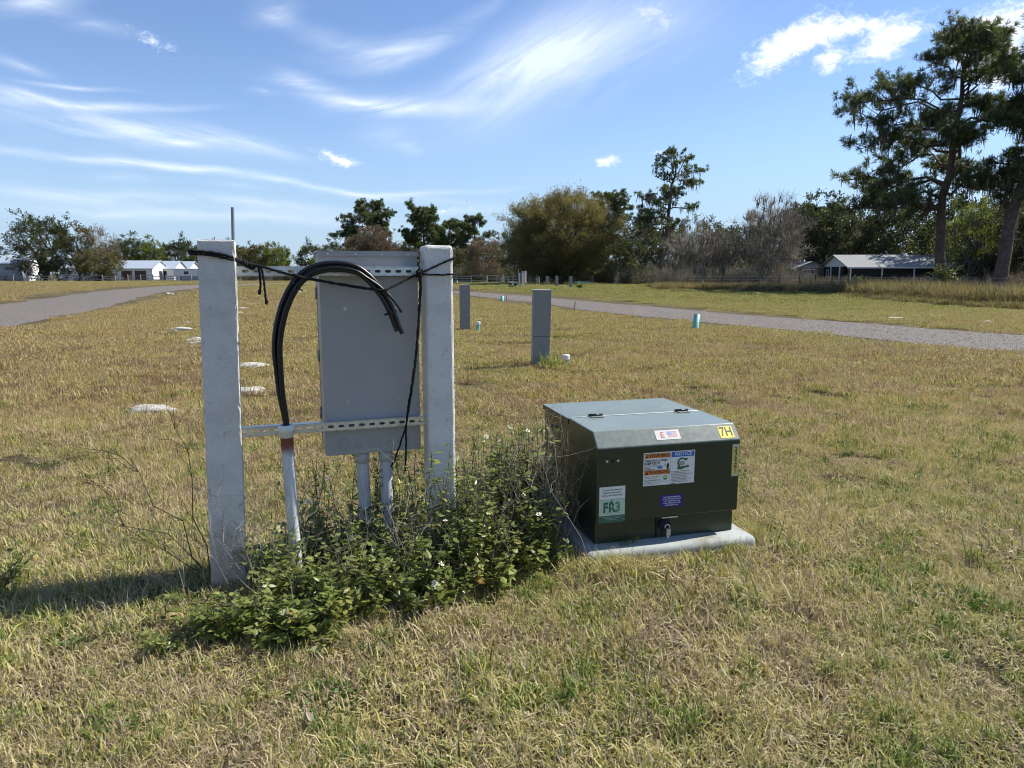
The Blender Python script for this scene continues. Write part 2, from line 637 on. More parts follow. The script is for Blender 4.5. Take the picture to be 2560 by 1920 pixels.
pm('white_paint', (.78, .78, .76), .6, 0, .04, 1.5)
pm('barn_grey', (.36, .37, .38), .7, 0, .08, 1.2)
pm('metal_roof', (.50, .56, .60), .42, .3, .06, .8)
pm('garage_door', (.105, .055, .042), .7, 0, .15, 2)
pm('shingle_roof', (.24, .245, .235), .9, 0, .12, 2.0, .01, 14)
pm('brick_wall', (.155, .12, .10), .9, 0, .15, 6)
pm('dark_screen', (.012, .014, .016), .7, 0, .2, 3)
pm('window_glass', (.02, .022, .025), .12, 0, .1, 3, 0, 1, .6)
pm('weathered_wood', (.30, .28, .25), .85, 0, .2, 8, .003, 30)
pm('rust_steel', (.11, .075, .06), .8, .2, .3, 20)
pm('pipe_steel', (.27, .29, .31), .5, .55, .1, 20)
pm('bark_pine', (.115, .083, .066), .95, 0, .35, 3.5, .05, 9, .2, None, 0, (1, 1, .35))
pm('bark_oak', (.10, .088, .075), .95, 0, .3, 2.5, .03, 10, .2)
pm('bark_grey', (.27, .24, .20), .95, 0, .25, 2.5, .02, 12, .2)
pm('petal_white', (.75, .74, .66), .6)
pm('flower_yellow', (.62, .36, .02), .6)
pm('bird_dark', (.02, .02, .022), .8)
pm('twig_pale', (.40, .34, .26), .85, 0, .3, 20)
pm('twig_dark', (.075, .055, .042), .9, 0, .3, 20)

foliage('pine_needles', [(0, (.045, .07, .03)), (.45, (.075, .105, .045)), (.8, (.115, .15, .06)), (1, (.17, .17, .085))], .4, .42, .35, .1)
foliage('oak_leaves', [(0, (.032, .045, .017)), (.5, (.062, .082, .026)), (.85, (.11, .125, .04)), (1, (.16, .12, .06))], .3, .5, .3)
foliage('olive_leaves', [(0, (.065, .06, .03)), (.4, (.10, .10, .04)), (.75, (.16, .15, .055)), (1, (.21, .15, .075))], .35)
foliage('willow_leaves', [(0, (.13, .115, .05)), (.35, (.18, .165, .065)), (.65, (.225, .21, .085)), (.85, (.27, .21, .10)), (1, (.20, .23, .08))], .5)
foliage('lime_leaves', [(0, (.075, .10, .02)), (.5, (.14, .18, .032)), (1, (.24, .26, .06))], .4)
foliage('brown_leaves', [(0, (.10, .075, .05)), (.5, (.16, .12, .08)), (1, (.22, .16, .10))], .3)
foliage('moss', [(0, (.07, .066, .055)), (.5, (.115, .11, .09)), (1, (.17, .16, .13))], .2, .9, .05)
foliage('weed_leaves', [(0, (.06, .075, .016)), (.3, (.13, .165, .035)), (.65, (.23, .275, .07)), (.86, (.33, .36, .11)), (.95, (.36, .27, .09)), (1, (.30, .14, .05))], .45, .36, .5, .15)
foliage('dry_stalk', [(0, (.09, .07, .055)), (.45, (.30, .25, .19)), (1, (.56, .50, .41))], .15, .8, .15)
foliage('fennel', [(0, (.12, .085, .065)), (.5, (.20, .145, .11)), (1, (.31, .24, .18))], .3, .8, .1)
foliage('brush_blades', [(0, (.09, .075, .042)), (.35, (.19, .15, .085)), (.65, (.16, .155, .06)), (1, (.32, .26, .16))], .4, .7, .15)
foliage('stone_mix', [(0, (.14, .128, .115)), (.4, (.18, .165, .15)), (.8, (.23, .212, .19)), (1, (.33, .305, .275))], 0.0, .9, .2, 1.2)


def grass_material():
    m, q, b, o = newmat('grass_blades')
    a = q.n.new('ShaderNodeAttribute')
    a.attribute_name = 'rnd'
    pos = q.n.new('ShaderNodeNewGeometry').outputs['Position']
    oi = q.n.new('ShaderNodeObjectInfo').outputs['Random']
    px, py, pz = q.xyz(pos)[:3]
    flat = q.comb(px, py, 0.0)
    n1 = q.noise(flat, .14, 4, .6)
    n2 = q.noise(q.vm('ADD', flat, (31, 7, 0)), .75, 4, .6)
    n3 = q.noise(q.vm('ADD', flat, (3, 57, 0)), 2.6, 3, .6)
    # the sward turns yellower on the open field and greener across the track
    far_green = q.smooth(q.m('ADD', py, q.m('MULTIPLY', px, 1.1)), 26.0, 60.0)
    left_dry = q.m('MULTIPLY', q.smooth(q.m('MULTIPLY', px, -1.0), 0.5, 9.0), q.smooth(py, 5.0, 10.0))
    f = q.m('MULTIPLY_ADD', a.outputs['Fac'], .78, -.02)
    f = q.m('MULTIPLY_ADD', q.m('SUBTRACT', n1, .5), .45, f)
    f = q.m('MULTIPLY_ADD', q.m('SUBTRACT', n2, .5), .72, f)
    f = q.m('MULTIPLY_ADD', q.m('SUBTRACT', n3, .5), .40, f)
    f = q.m('MULTIPLY_ADD', q.m('SUBTRACT', oi, .5), .10, f)
    f = q.m('MULTIPLY_ADD', far_green, .20, f)
    f = q.m('MULTIPLY_ADD', left_dry, -.12, f)
    near = q.smooth(py, 5.5, 2.0)
    open_field = q.m('MULTIPLY', q.smooth(py, 4.5, 9.0), q.m('SUBTRACT', 1.0, far_green))
    f = q.m('MULTIPLY_ADD', open_field, -.085, f)
    f = q.m('MULTIPLY_ADD', near, .10, f)
    f = q.m('MULTIPLY_ADD', q.m('MULTIPLY', q.smooth(px, .5, 4.0), q.smooth(py, 12.0, 5.0)), .08, f)
    f = q.m('ADD', f, .03, clamp=True)
    c = q.ramp(f, [(0.0, (.19, .13, .08)), (.13, (.34, .265, .175)), (.27, (.53, .44, .265)), (.42, (.48, .41, .145)), (.55, (.315, .315, .075)), (.72, (.16, .215, .045)), (1.0, (.065, .13, .02))])
    # mid-field: golden, foreground: paler thatch
    gold = q.m('MULTIPLY', q.smooth(py, 3.8, 9.0), .55)
    c = q.mixc(gold, c, q.mixc(1.0, c, (1.05, .98, .86), 'MULTIPLY'))
    red = q.m('MULTIPLY', q.smooth(q.noise(q.vm('ADD', flat, (91, 17, 0)), .33, 4, .65), .54, .74), .4)
    c = q.mixc(red, c, q.mixc(1.0, c, (1.0, .72, .62), 'MULTIPLY'))
    c = q.mixc(q.m('MULTIPLY', near, .35), c, q.mixc(1.0, c, (.92, .95, 1.05), 'MULTIPLY'))
    finish_leaf(q, b, o, c, .26, .55, .25)


grass_material()

# ------------------------------------------------------------------ setting: ground and track
def ground():
    m, q, b, o = newmat('ground_sheet')
    pos = q.n.new('ShaderNodeNewGeometry').outputs['Position']
    n1 = q.noise(pos, .12, 5, .6)
    n2 = q.noise(pos, 1.3, 6, .65)
    n3 = q.noise(pos, 22.0, 5, .7)
    f = q.m('ADD', q.m('MULTIPLY', n1, .45), q.m('ADD', q.m('MULTIPLY', n2, .3), q.m('MULTIPLY', n3, .25)))
    c = q.ramp(f, [(.32, (.045, .034, .02)), (.45, (.085, .066, .038)), (.56, (.12, .10, .048)), (.68, (.10, .095, .035))])
    q.put(b.inputs['Base Color'], c)
    b.inputs['Roughness'].default_value = .95
    b.inputs['Specular IOR Level'].default_value = .1
    bn = q.n.new('ShaderNodeBump')
    bn.inputs['Distance'].default_value = .03
    q.put(bn.inputs['Height'], q.noise(pos, 35, 6, .7))
    q.l.new(bn.outputs[0], b.inputs['Normal'])
    S = 3000.0
    V = np.array([(-S, -S, 0), (S, -S, 0), (S, S, 0), (-S, S, 0)])
    add('ground', npmesh('ground', [(V, np.array([[0, 1, 2, 3]]), 0, .5)], ['ground_sheet']), kind='structure')


ground()


def resample(pts, n):
    p = catmull(pts, 10)
    d = np.concatenate([[0], np.cumsum(np.linalg.norm(np.diff(p, axis=0), axis=1))])
    t = np.linspace(0, d[-1], n)
    return np.stack([np.interp(t, d, p[:, k]) for k in range(2)], 1)


ROAD_OUT = [(19, 8), (14.5, 14.5), (12.5, 17.6), (11.1, 20.4), (10.1, 23), (8.7, 25.5), (6.1, 34), (4.0, 40), (1.3, 48), (-.8, 53), (-3.4, 59.6), (-6.5, 67), (-12, 80), (-19, 97), (-27, 111), (-35, 115), (-41, 107), (-42.5, 95), (-41, 83), (-37.5, 70), (-34.5, 60), (-29.5, 47.5), (-26.5, 39.5), (-25, 35.3), (-21.5, 25), (-18, 14)]
ROAD_IN = [(14, 5), (10.6, 11.2), (9.5, 13.4), (8.5, 16), (7.9, 18), (7.0, 20.4), (4.6, 25.7), (3.0, 30), (1.9, 35.5), (-.5, 42.3), (-2.8, 49.2), (-4.6, 56), (-8.5, 67), (-14.5, 83), (-21, 96), (-27, 103), (-32, 100), (-34.3, 92), (-33.8, 80), (-32, 73), (-28.5, 59.2), (-23.4, 45.8), (-19, 34), (-17.4, 29.6), (-15.9, 25), (-12, 14)]
NR = 420
ro, ri = resample(ROAD_OUT, NR), resample(ROAD_IN, NR)


def road():
    m, q, b, o = newmat('gravel')
    pos = q.n.new('ShaderNodeNewGeometry').outputs['Position']
    vo = q.n.new('ShaderNodeTexVoronoi')
    vo.inputs['Scale'].default_value = 42.0
    q.put(vo.inputs['Vector'], pos)
    r_ = q.xyz(vo.outputs['Color'])[0]
    c = q.ramp(r_, [(0, (.072, .065, .057)), (.45, (.112, .10, .089)), (.8, (.15, .136, .12)), (1, (.25, .23, .205))])
    n = q.noise(pos, .5, 5, .6)
    c = q.mixc(q.smooth(n, .5, .68), c, q.mixc(1.0, c, (1.12, 1.0, .9), 'MULTIPLY'))
    n9 = q.noise(pos, 9.0, 6, .75)
    c = q.mixc(1.0, c, q.ramp(n9, [(.3, (.45, .44, .42)), (.5, (.98, .95, .9)), (.7, (1.5, 1.42, 1.3))]), 'MULTIPLY')
    q.put(b.inputs['Base Color'], c)
    b.inputs['Roughness'].default_value = .95
    bn = q.n.new('ShaderNodeBump')
    bn.inputs['Distance'].default_value = .003
    q.put(bn.inputs['Height'], vo.outputs['Distance'])
    bn.invert = True
    q.l.new(bn.outputs[0], b.inputs['Normal'])
    rng = np.random.default_rng(5)
    K = 9
    ts = np.linspace(0, 1, K)
    jit_o = np.convolve(rng.normal(size=NR + 8), np.ones(5) / 5, 'same')[:NR] * .05
    jit_i = np.convolve(rng.normal(size=NR + 8), np.ones(5) / 5, 'same')[:NR] * .05
    V = np.zeros((NR, K, 3))
    for k, t in enumerate(ts):
        tt = t + jit_o * (1 - t) + jit_i * t
        V[:, k, :2] = ro * (1 - tt)[:, None] + ri * tt[:, None]
        V[:, k, 2] = .008 + .05 * math.sin(math.pi * t) ** .7 - .02 * math.exp(-((t - .33) / .08) ** 2) - .02 * math.exp(-((t - .67) / .08) ** 2)
    F = [(i * K + k, (i + 1) * K + k, (i + 1) * K + k + 1, i * K + k + 1) for i in range(NR - 1) for k in range(K - 1)]
    me = npmesh('gravel_road', [(V.reshape(-1, 3), np.array(F), 0, .5)], ['gravel'], True)
    bm = bmesh.new()
    bm.from_mesh(me)
    bmesh.ops.recalc_face_normals(bm, faces=bm.faces)
    if sum(f.normal.z for f in bm.faces) < 0:
        bmesh.ops.reverse_faces(bm, faces=bm.faces)
    bm.to_mesh(me)
    bm.free()
    add('gravel_road', me, kind='structure')
    return V


roadV = road()
road_c = (ro + ri) / 2
road_hw = np.linalg.norm(ro - ri, axis=1) / 2


def in_road(P, margin=0.0):
    d = np.full(len(P), 1e9)
    for a in range(0, len(P), 4000):
        q = P[a:a + 4000]
        D = np.linalg.norm(q[:, None] - road_c[None, ::2], axis=2) - road_hw[None, ::2]
        d[a:a + 4000] = D.min(1)
    return d < -np.asarray(margin)


# ------------------------------------------------------------------ instancing of uncountable stuff
def scatter(name, pts, rotz, tilt, scale, idx, sources, **tags):
    """one object: a point mesh whose points carry copies of the source clumps"""
    N = len(pts)
    me = bpy.data.meshes.new(name)
    me.vertices.add(N)
    me.vertices.foreach_set('co', np.asarray(pts, dtype=np.float32).ravel())
    a = me.attributes.new('rot', 'FLOAT_VECTOR', 'POINT')
    a.data.foreach_set('vector', np.stack([tilt[:, 0], tilt[:, 1], rotz], 1).astype(np.float32).ravel())
    a = me.attributes.new('scl', 'FLOAT', 'POINT')
    a.data.foreach_set('value', np.asarray(scale, dtype=np.float32))
    a = me.attributes.new('idx', 'INT', 'POINT')
    a.data.foreach_set('value', np.asarray(idx, dtype=np.int32))
    o = add(name, me, **tags)
    t = bpy.data.node_groups.new(name + '_scatter', 'GeometryNodeTree')
    t.interface.new_socket('Geometry', in_out='INPUT', socket_type='NodeSocketGeometry')
    t.interface.new_socket('Geometry', in_out='OUTPUT', socket_type='NodeSocketGeometry')
    gi = t.nodes.new('NodeGroupInput')
    go = t.nodes.new('NodeGroupOutput')
    iop = t.nodes.new('GeometryNodeInstanceOnPoints')
    jn = t.nodes.new('GeometryNodeJoinGeometry')
    for s in reversed(sources):
        oi = t.nodes.new('GeometryNodeObjectInfo')
        oi.inputs['Object'].default_value = s
        oi.inputs['As Instance'].default_value = True
        t.links.new(oi.outputs['Geometry'], jn.inputs[0])
    def attr(nm, ty):
        n = t.nodes.new('GeometryNodeInputNamedAttribute')
        n.data_type = ty
        n.inputs['Name'].default_value = nm
        return n.outputs['Attribute']
    t.links.new(gi.outputs[0], iop.inputs['Points'])
    t.links.new(jn.outputs[0], iop.inputs['Instance'])
    iop.inputs['Pick Instance'].default_value = True
    t.links.new(attr('idx', 'INT'), iop.inputs['Instance Index'])
    t.links.new(attr('rot', 'FLOAT_VECTOR'), iop.inputs['Rotation'])
    t.links.new(attr('scl', 'FLOAT'), iop.inputs['Scale'])
    t.links.new(iop.outputs[0], go.inputs[0])
    md = o.modifiers.new('scatter', 'NODES')
    md.node_group = t
    return o


def source(name, me):
    return bpy.data.objects.new(name, me)      # lives outside the scene, only its copies show


def blades(rng, N, rad, lmin, lmax, wid, lean, curl, square=False, rlo=0.0, rhi=1.0, flatz=0.0, clump=None):
    if clump is not None:
        cc = rng.uniform(-1, 1, (clump, 2)) * rad
        base = cc[rng.integers(0, clump, N)] + rng.normal(size=(N, 2)) * rad * .09
    elif square:
        base = rng.uniform(-rad, rad, (N, 2))
    else:
        a = rng.uniform(0, 2 * np.pi, N)
        r = rad * np.sqrt(rng.uniform(0, 1, N))
        base = np.stack([r * np.cos(a), r * np.sin(a)], 1)
    L = rng.uniform(lmin, lmax, N) * rng.uniform(.6, 1.0, N)
    th = np.abs(rng.normal(0, lean, N))
    th = np.minimum(th, 1.5)
    a = rng.uniform(0, 2 * np.pi, N)
    d = np.stack([np.cos(a), np.sin(a)], 1)
    side = np.stack([-np.sin(a), np.cos(a)], 1)
    tw = rng.normal(0, .5, N)
    p0 = np.concatenate([base, np.full((N, 1), 0.0) + rng.uniform(0, flatz + 1e-4, N)[:, None]], 1)
    def step(p, ang, l):
        return p + np.concatenate([d * (np.sin(ang) * l)[:, None], (np.cos(ang) * l)[:, None]], 1)
    c = rng.uniform(0, curl, N)
    p1 = step(p0, th, L * .5)
    p2 = step(p1, np.minimum(th + c, 2.1), L * .5)
    p2[:, 2] = np.maximum(p2[:, 2], .002)
    w = (wid * rng.uniform(.45, 1.75, N))[:, None]
    s3 = np.concatenate([side, (tw * .5)[:, None]], 1) * w * .5
    V = np.stack([p0 - s3, p0 + s3, p1 + s3 * .85, p1 - s3 * .85, p2], 1).reshape(-1, 3)
    k = np.arange(N)[:, None] * 5
    Fq = k + np.array([[0, 1, 2, 3]])
    Ft = k + np.array([[3, 2, 4]])
    rn = np.repeat(rng.uniform(rlo, rhi, N), 5)
    return [(V, Fq, 0, rn), (V, Ft, 0, rn)]


def grass():
    rng = np.random.default_rng(11)
    G = 'grass_blades'
    src = []
    for k in range(5):      # mown sward over thatch
        ch = blades(rng, 900, .30, .022, .066, .0038, 1.35, 1.9) + blades(rng, 700, .30, .04, .10, .003, 1.45, 1.2, rlo=0, rhi=.6, flatz=.015) + blades(rng, 200, .3, .05, .11, .0045, .8, 1.5, rlo=.5, rhi=1.1, clump=5)
        src.append(source('g', npmesh('grass_patch', ch, [G])))
    for k in range(2):      # dead matted patch
        ch = blades(rng, 1400, .30, .04, .11, .003, 1.4, 1.5, rlo=0, rhi=.5, flatz=.02) + blades(rng, 150, .3, .03, .07, .003, .6, 1.0)
        src.append(source('g', npmesh('grass_thatch', ch, [G])))
    for k in range(3):      # taller tuft
        ch = blades(rng, 230, .065, .07, .2, .0036, .75, 2.0, rlo=.15 + .2 * k, rhi=.7 + .15 * k)
        src.append(source('g', npmesh('grass_tuft', ch, [G])))
    for k in range(2):      # green broad-leaved rosette / coarse bright grass
        ch = blades(rng, 60, .05, .06, .17, .011, .95, .9, rlo=1.15, rhi=1.6)
        src.append(source('g', npmesh('grass_rosette', ch, [G])))
    extra = []
    for k in range(2):      # flat broad-leaved ground cover
        a_ = rng.uniform(0, 6.28, 150)
        r_ = .13 * np.sqrt(rng.uniform(0, 1, 150))
        C = np.stack([r_ * np.cos(a_), r_ * np.sin(a_), rng.uniform(.012, .04, 150)], 1)
        dd = np.stack([np.cos(a_), np.sin(a_), rng.uniform(-.1, .5, 150)], 1)
        V, F = leaf_quads(C, rng, .024, .62, .0, dirs=dd)
        extra.append(source('g', npmesh('ground_cover', [(V, F, 0, np.repeat(rng.uniform(.95, 1.45, 150), 4))], [G])))
    ch = blades(rng, 200, .07, .05, .14, .0034, 1.0, 2.0, rlo=-.35, rhi=.12)      # dead brown clump
    extra.append(source('g', npmesh('dead_clump', ch, [G])))
    for k in range(4):      # middle distance
        ch = blades(rng, 2400, .75, .035, .10, .0065, .9, 1.6)
        src.append(source('g', npmesh('grass_mid', ch, [G])))
    for k in range(3):      # far
        ch = blades(rng, 3000, 1.9, .04, .085, .017, .6, 1.0)
        src.append(source('g', npmesh('grass_far', ch, [G])))
    src += extra
    P, I, S = [], [], []

    def zone(y0, y1, dens, ids, smin, smax, weights=None, side=.92, pad=.9):
        A = (y1 - y0) * 2 * (side * y1 + pad)
        n = int(A * dens)
        q = np.stack([rng.uniform(-(side * y1 + pad), side * y1 + pad, n), rng.uniform(y0, y1, n)], 1)
        q = q[np.abs(q[:, 0]) < side * q[:, 1] + pad]
        P.append(q)
        I.append(rng.choice(ids, len(q), p=weights))
        S.append(rng.uniform(smin, smax, len(q)))

    def carpet(y0, y1, step, ids, smin, smax, side=.92, pad=.9):
        gy = np.arange(y0, y1, step)
        gx = np.arange(-(side * y1 + pad), side * y1 + pad, step)
        X, Y_ = np.meshgrid(gx, gy)
        q = np.stack([X.ravel(), Y_.ravel()], 1) + rng.uniform(-.6, .6, (X.size, 2)) * step
        q = q[np.abs(q[:, 0]) < side * q[:, 1] + pad]
        P.append(q)
        I.append(rng.choice(ids, len(q)))
        S.append(rng.uniform(smin, smax, len(q)))

    carpet(1.1, 8.0, .30, [0, 1, 2, 3, 4, 0, 1, 2, 3, 4, 5, 6], .9, 1.15)
    zone(1.2, 7.5, 3.2, [0, 1, 2, 3, 4, 5, 6], .8, 1.15)
    zone(1.4, 7.5, 5.5, [7, 8, 9], .25, .6)
    zone(7.5, 22, 2.6, [7, 8, 9], .5, .95)
    zone(1.4, 9, 1.5, [19, 20], .5, 1.3)
    zone(1.4, 14, 1.3, [21], .5, 1.2)
    zone(1.5, 10.0, 1.1, [10, 11], .3, .95)
    carpet(7.6, 15, .42, [0, 1, 2, 3, 4, 0, 1, 2, 3, 4, 5, 6], 1.0, 1.5)
    zone(10.0, 42, 2.6, [12, 13, 14, 15], .9, 1.3)
    zone(38.0, 130, .42, [16, 17, 18], .9, 1.3, side=.95)
    P = np.concatenate(P)
    I = np.concatenate(I)
    S = np.concatenate(S)
    mar = rng.uniform(-.1, .75, len(P)) ** 2
    mar = np.where((I >= 16) & (I <= 18), -1.1, np.where((I >= 12) & (I <= 18), rng.uniform(-.75, -.15, len(P)), mar))
    keep = ~in_road(P, mar)
    # nothing grows under the transformer pad or inside the posts
    c, s_ = math.cos(R(15.5)), math.sin(R(15.5))
    lx = (P[:, 0] - .432) * c + (P[:, 1] - 3.62) * s_
    ly = -(P[:, 0] - .432) * s_ + (P[:, 1] - 3.62) * c
    inpad = (lx > -.20) & (lx < 1.1) & (ly > -.42) & (ly < 1.2)
    small = (I >= 7) & (I <= 9) & ~((lx > -.1) & (lx < .95) & (ly > -.16) & (ly < 1.05))
    inpad &= ~small
    keep &= ~inpad
    P, I, S = P[keep], I[keep], S[keep]
    # long dry fringe along the pad edge and by the posts and pedestals
    fr = []
    for k in range(26):
        fr.append((rng.uniform(-.15, .93) ** 1.0 if k % 3 == 0 else rng.uniform(-.2, .3), rng.uniform(-.24, -.14)))
    for k in range(30):
        fr.append((rng.uniform(.95, 1.03), rng.uniform(-.15, 1.05)))
    for k in range(70):
        fr.append((rng.uniform(-.24, -.10), rng.uniform(-.25, .7)))
    for k in range(36):
        fr.append((rng.uniform(-.2, .26), rng.uniform(-.30, -.135)))
    fr = np.array(fr)
    FW = np.stack([.432 + fr[:, 0] * c - fr[:, 1] * s_, 3.62 + fr[:, 0] * s_ + fr[:, 1] * c], 1)
    P = np.concatenate([P, FW])
    left_side = fr[:, 0] < .27
    I = np.concatenate([I, np.where(left_side, rng.choice([7, 21, 21], len(FW)), rng.choice([7, 7, 8], len(FW)))])
    S = np.concatenate([S, np.where(left_side, np.where(fr[:, 1] < -.12, rng.uniform(.45, .95, len(FW)), rng.uniform(.75, 1.35, len(FW))), rng.uniform(.4, .75, len(FW)))])
    N = len(P)
    # lusher and poorer spots: height follows a slow field
    fld = np.sin(P[:, 0] * 1.9 + 1.3 * np.sin(P[:, 1] * 1.1)) + np.sin(P[:, 1] * 2.3 + 1.7 * np.sin(P[:, 0] * .9 + 2)) + .7 * np.sin(P[:, 0] * 4.7 + P[:, 1] * 3.9)
    tuft = (I >= 7) & (I <= 9)
    drop = (tuft & (np.arange(N) < N - len(FW)) & (rng.uniform(0, 1, N) > .5 + .3 * fld)) | ((I <= 6) & (fld < -1.9) & (rng.uniform(0, 1, N) < .55))
    S = np.where(I <= 9, S * (1.0 + .13 * fld), S)
    P, I, S = P[~drop], I[~drop], S[~drop]
    N = len(P)
    til = rng.normal(0, .05, (N, 2))
    scatter('grass', np.concatenate([P, np.zeros((N, 1))], 1), rng.uniform(0, 6.28, N), til, S, I, src, kind='stuff', label='short yellow green mown grass with dry straw thatch over the field', category='grass')


grass()


def gravel_stones():
    rng = np.random.default_rng(3)
    src = []
    for k in range(5):
        V, F = ico(1, rng, .5, .38)
        src.append(source('s', npmesh('gravel_stone', [(V, F, 0, rng.uniform(0, 1))], ['stone_mix'])))
    n = 30000
    i = rng.integers(0, NR - 1, n * 3)
    w = 1.0 / (1 + (np.hypot(*(road_c[i] - np.array([0, 0])).T) / 18) ** 2)
    i = i[rng.uniform(0, 1, len(i)) < w * 1.6][:n]
    n = len(i)
    t = rng.uniform(-.01, 1.01, n)
    f = rng.uniform(0, 1, n)
    A = ro[i] * (1 - f)[:, None] + ro[i + 1] * f[:, None]
    B = ri[i] * (1 - f)[:, None] + ri[i + 1] * f[:, None]
    P = A * (1 - t)[:, None] + B * t[:, None]
    zt = np.clip(t, 0, 1)
    zz = .008 + .05 * np.sin(np.pi * zt) ** .7
    scatter('gravel', np.concatenate([P, (zz + .004)[:, None]], 1), rng.uniform(0, 6, n), rng.normal(0, .2, (n, 2)), rng.uniform(.006, .014, n), rng.integers(0, 5, n), src, kind='stuff', label='loose grey crushed stone lying on the gravel track', category='gravel')


gravel_stones()
#PART2
# ================================================================== the stand in the foreground
ST = (-1.36, 3.36, 0.0)
STR = R(19)
cs, sn = math.cos(STR), math.sin(STR)


def stand_world(u, v, z=0.0):
    return (ST[0] + u * cs - v * sn, ST[1] + u * sn + v * cs, z)


def concrete_post(name, u, v, w, h, lean, label, mat, bevel, rough, seed, group='concrete posts of the panel stand'):
    rng = np.random.default_rng(seed)
    bm = bmesh.new()
    boxbm(bm, (-w / 2, -w / 2, -.25), (w / 2, w / 2, h), bevel, 2)
    # long faces cut into short lengths so that edges can be uneven
    for k in range(90):
        zc = -.2 + (h + .18) * k / 89
        bmesh.ops.bisect_plane(bm, geom=bm.verts[:] + bm.edges[:] + bm.faces[:], plane_co=(0, 0, zc), plane_no=(0, 0, 1))
    for ax in ((1, 0, 0), (0, 1, 0)):
        for sg in (-1, 1):
            bmesh.ops.bisect_plane(bm, geom=bm.verts[:] + bm.edges[:] + bm.faces[:], plane_co=tuple(a * sg * (w / 2 - bevel - .007) for a in ax), plane_no=ax)
    for v_ in bm.verts:
        c = v_.co
        edge = (abs(c.x) > w / 2 - bevel * 1.6) and (abs(c.y) > w / 2 - bevel * 1.6)
        k = (rough if rng.uniform() < .45 else rough * .25) if edge else 0.0
        c.x += rng.normal() * k
        c.y += rng.normal() * k
        if c.z > h - .004:
            c.z += rng.normal() * rough * 1.5
        c.x += lean * c.z
    me = bm_mesh(name, bm, mat)
    o = add(name, me, None, stand_world(u, v), (0, 0, STR))
    return tag(o, label, 'post', group)


concrete_post('concrete_post', -.028, 0, .157, 1.648, .021, 'left concrete post of the panel stand, wrapped by black rope near its broken top', 'concrete', .004, .0016, 1)
concrete_post('concrete_post', 1.035, 0, .142, 1.638, -.002, 'right concrete post of the panel stand, beside the grey electrical panel', 'concrete_chamfered', .014, .0006, 2)


def strut(z, u0, u1, label):
    t = thing('strut_channel', label, 'metal channel', stand_world(0, 0, z), STR, 'slotted steel channels between the concrete posts')
    hh, dep, th = .0205, .04, .0026
    y0 = -.012
    pitch, sl, sh = .0508, .0145, .0068
    n = int((u1 - u0) / pitch)
    V, F = [], []
    K = 20
    ang = [2 * math.pi * k / K for k in range(K)]
    for i in range(n):
        cx = u0 + (i + .5) * (u1 - u0) / n
        hw = (u1 - u0) / n / 2
        b0 = len(V)
        for a in ang:
            ca, sa = math.cos(a), math.sin(a)
            k = min(hw / max(abs(ca), 1e-6), hh / max(abs(sa), 1e-6))
            ox, oz = ca * k, sa * k
            # stadium slot
            cxs = (sl - sh) * (1 if ca > 0 else -1) if abs(ca) > .01 else 0
            ix, iz = cxs + sh * ca, sh * sa
            V += [(cx + ox, y0, oz), (cx + ix, y0, iz), (cx + ix, y0 + th, iz), (cx + ox, y0 + th, oz)]
        for k in range(K):
            a_, b_ = b0 + 4 * k, b0 + 4 * ((k + 1) % K)
            F += [(a_, b_, b_ + 1, a_ + 1), (a_ + 1, b_ + 1, b_ + 2, a_ + 2), (a_ + 2, b_ + 2, b_ + 3, a_ + 3)]
    me = npmesh('slotted_web', [(np.array(V), np.array(F), 0, .5)], ['galvanised'])
    add('slotted_web', me, t)
    for s in (1, -1):
        box('flange', (u0, y0 + .0002, s * hh if s > 0 else -hh - th), (u1, y0 + dep, s * hh + th if s > 0 else -hh), 'galvanised', t, .0006)
        box('lip', (u0, y0 + dep - th, s * (hh - .0005) if s < 0 else hh - .009), (u1, y0 + dep - .0002, s * hh + .0085 if s < 0 else hh - .0002), 'galvanised', t)
    return t


strut(1.511, .045, .965, 'upper slotted galvanised channel joining the two concrete posts')
strut(.7475, .05, .965, 'lower slotted galvanised channel crossing the bottom of the electrical panel')


def dome(r, h, n=14):
    return [(0.0001, h), (r * .5, h * .93), (r * .85, h * .6), (r, 0.0)]


def bolt(parent, x, z, y, r=.008, h=.005, name='bolt', mat='bolt_steel', washer=True):
    V, F = lathe(dome(r * .7, h) if not washer else [(0.0001, h), (r * .55, h * .97), (r * .62, h * .45), (r, h * .4), (r, 0)], 12, 'y', (x, y, z))
    return add(name, npmesh(name, [(V, F, 0, .5)], [mat]), parent)


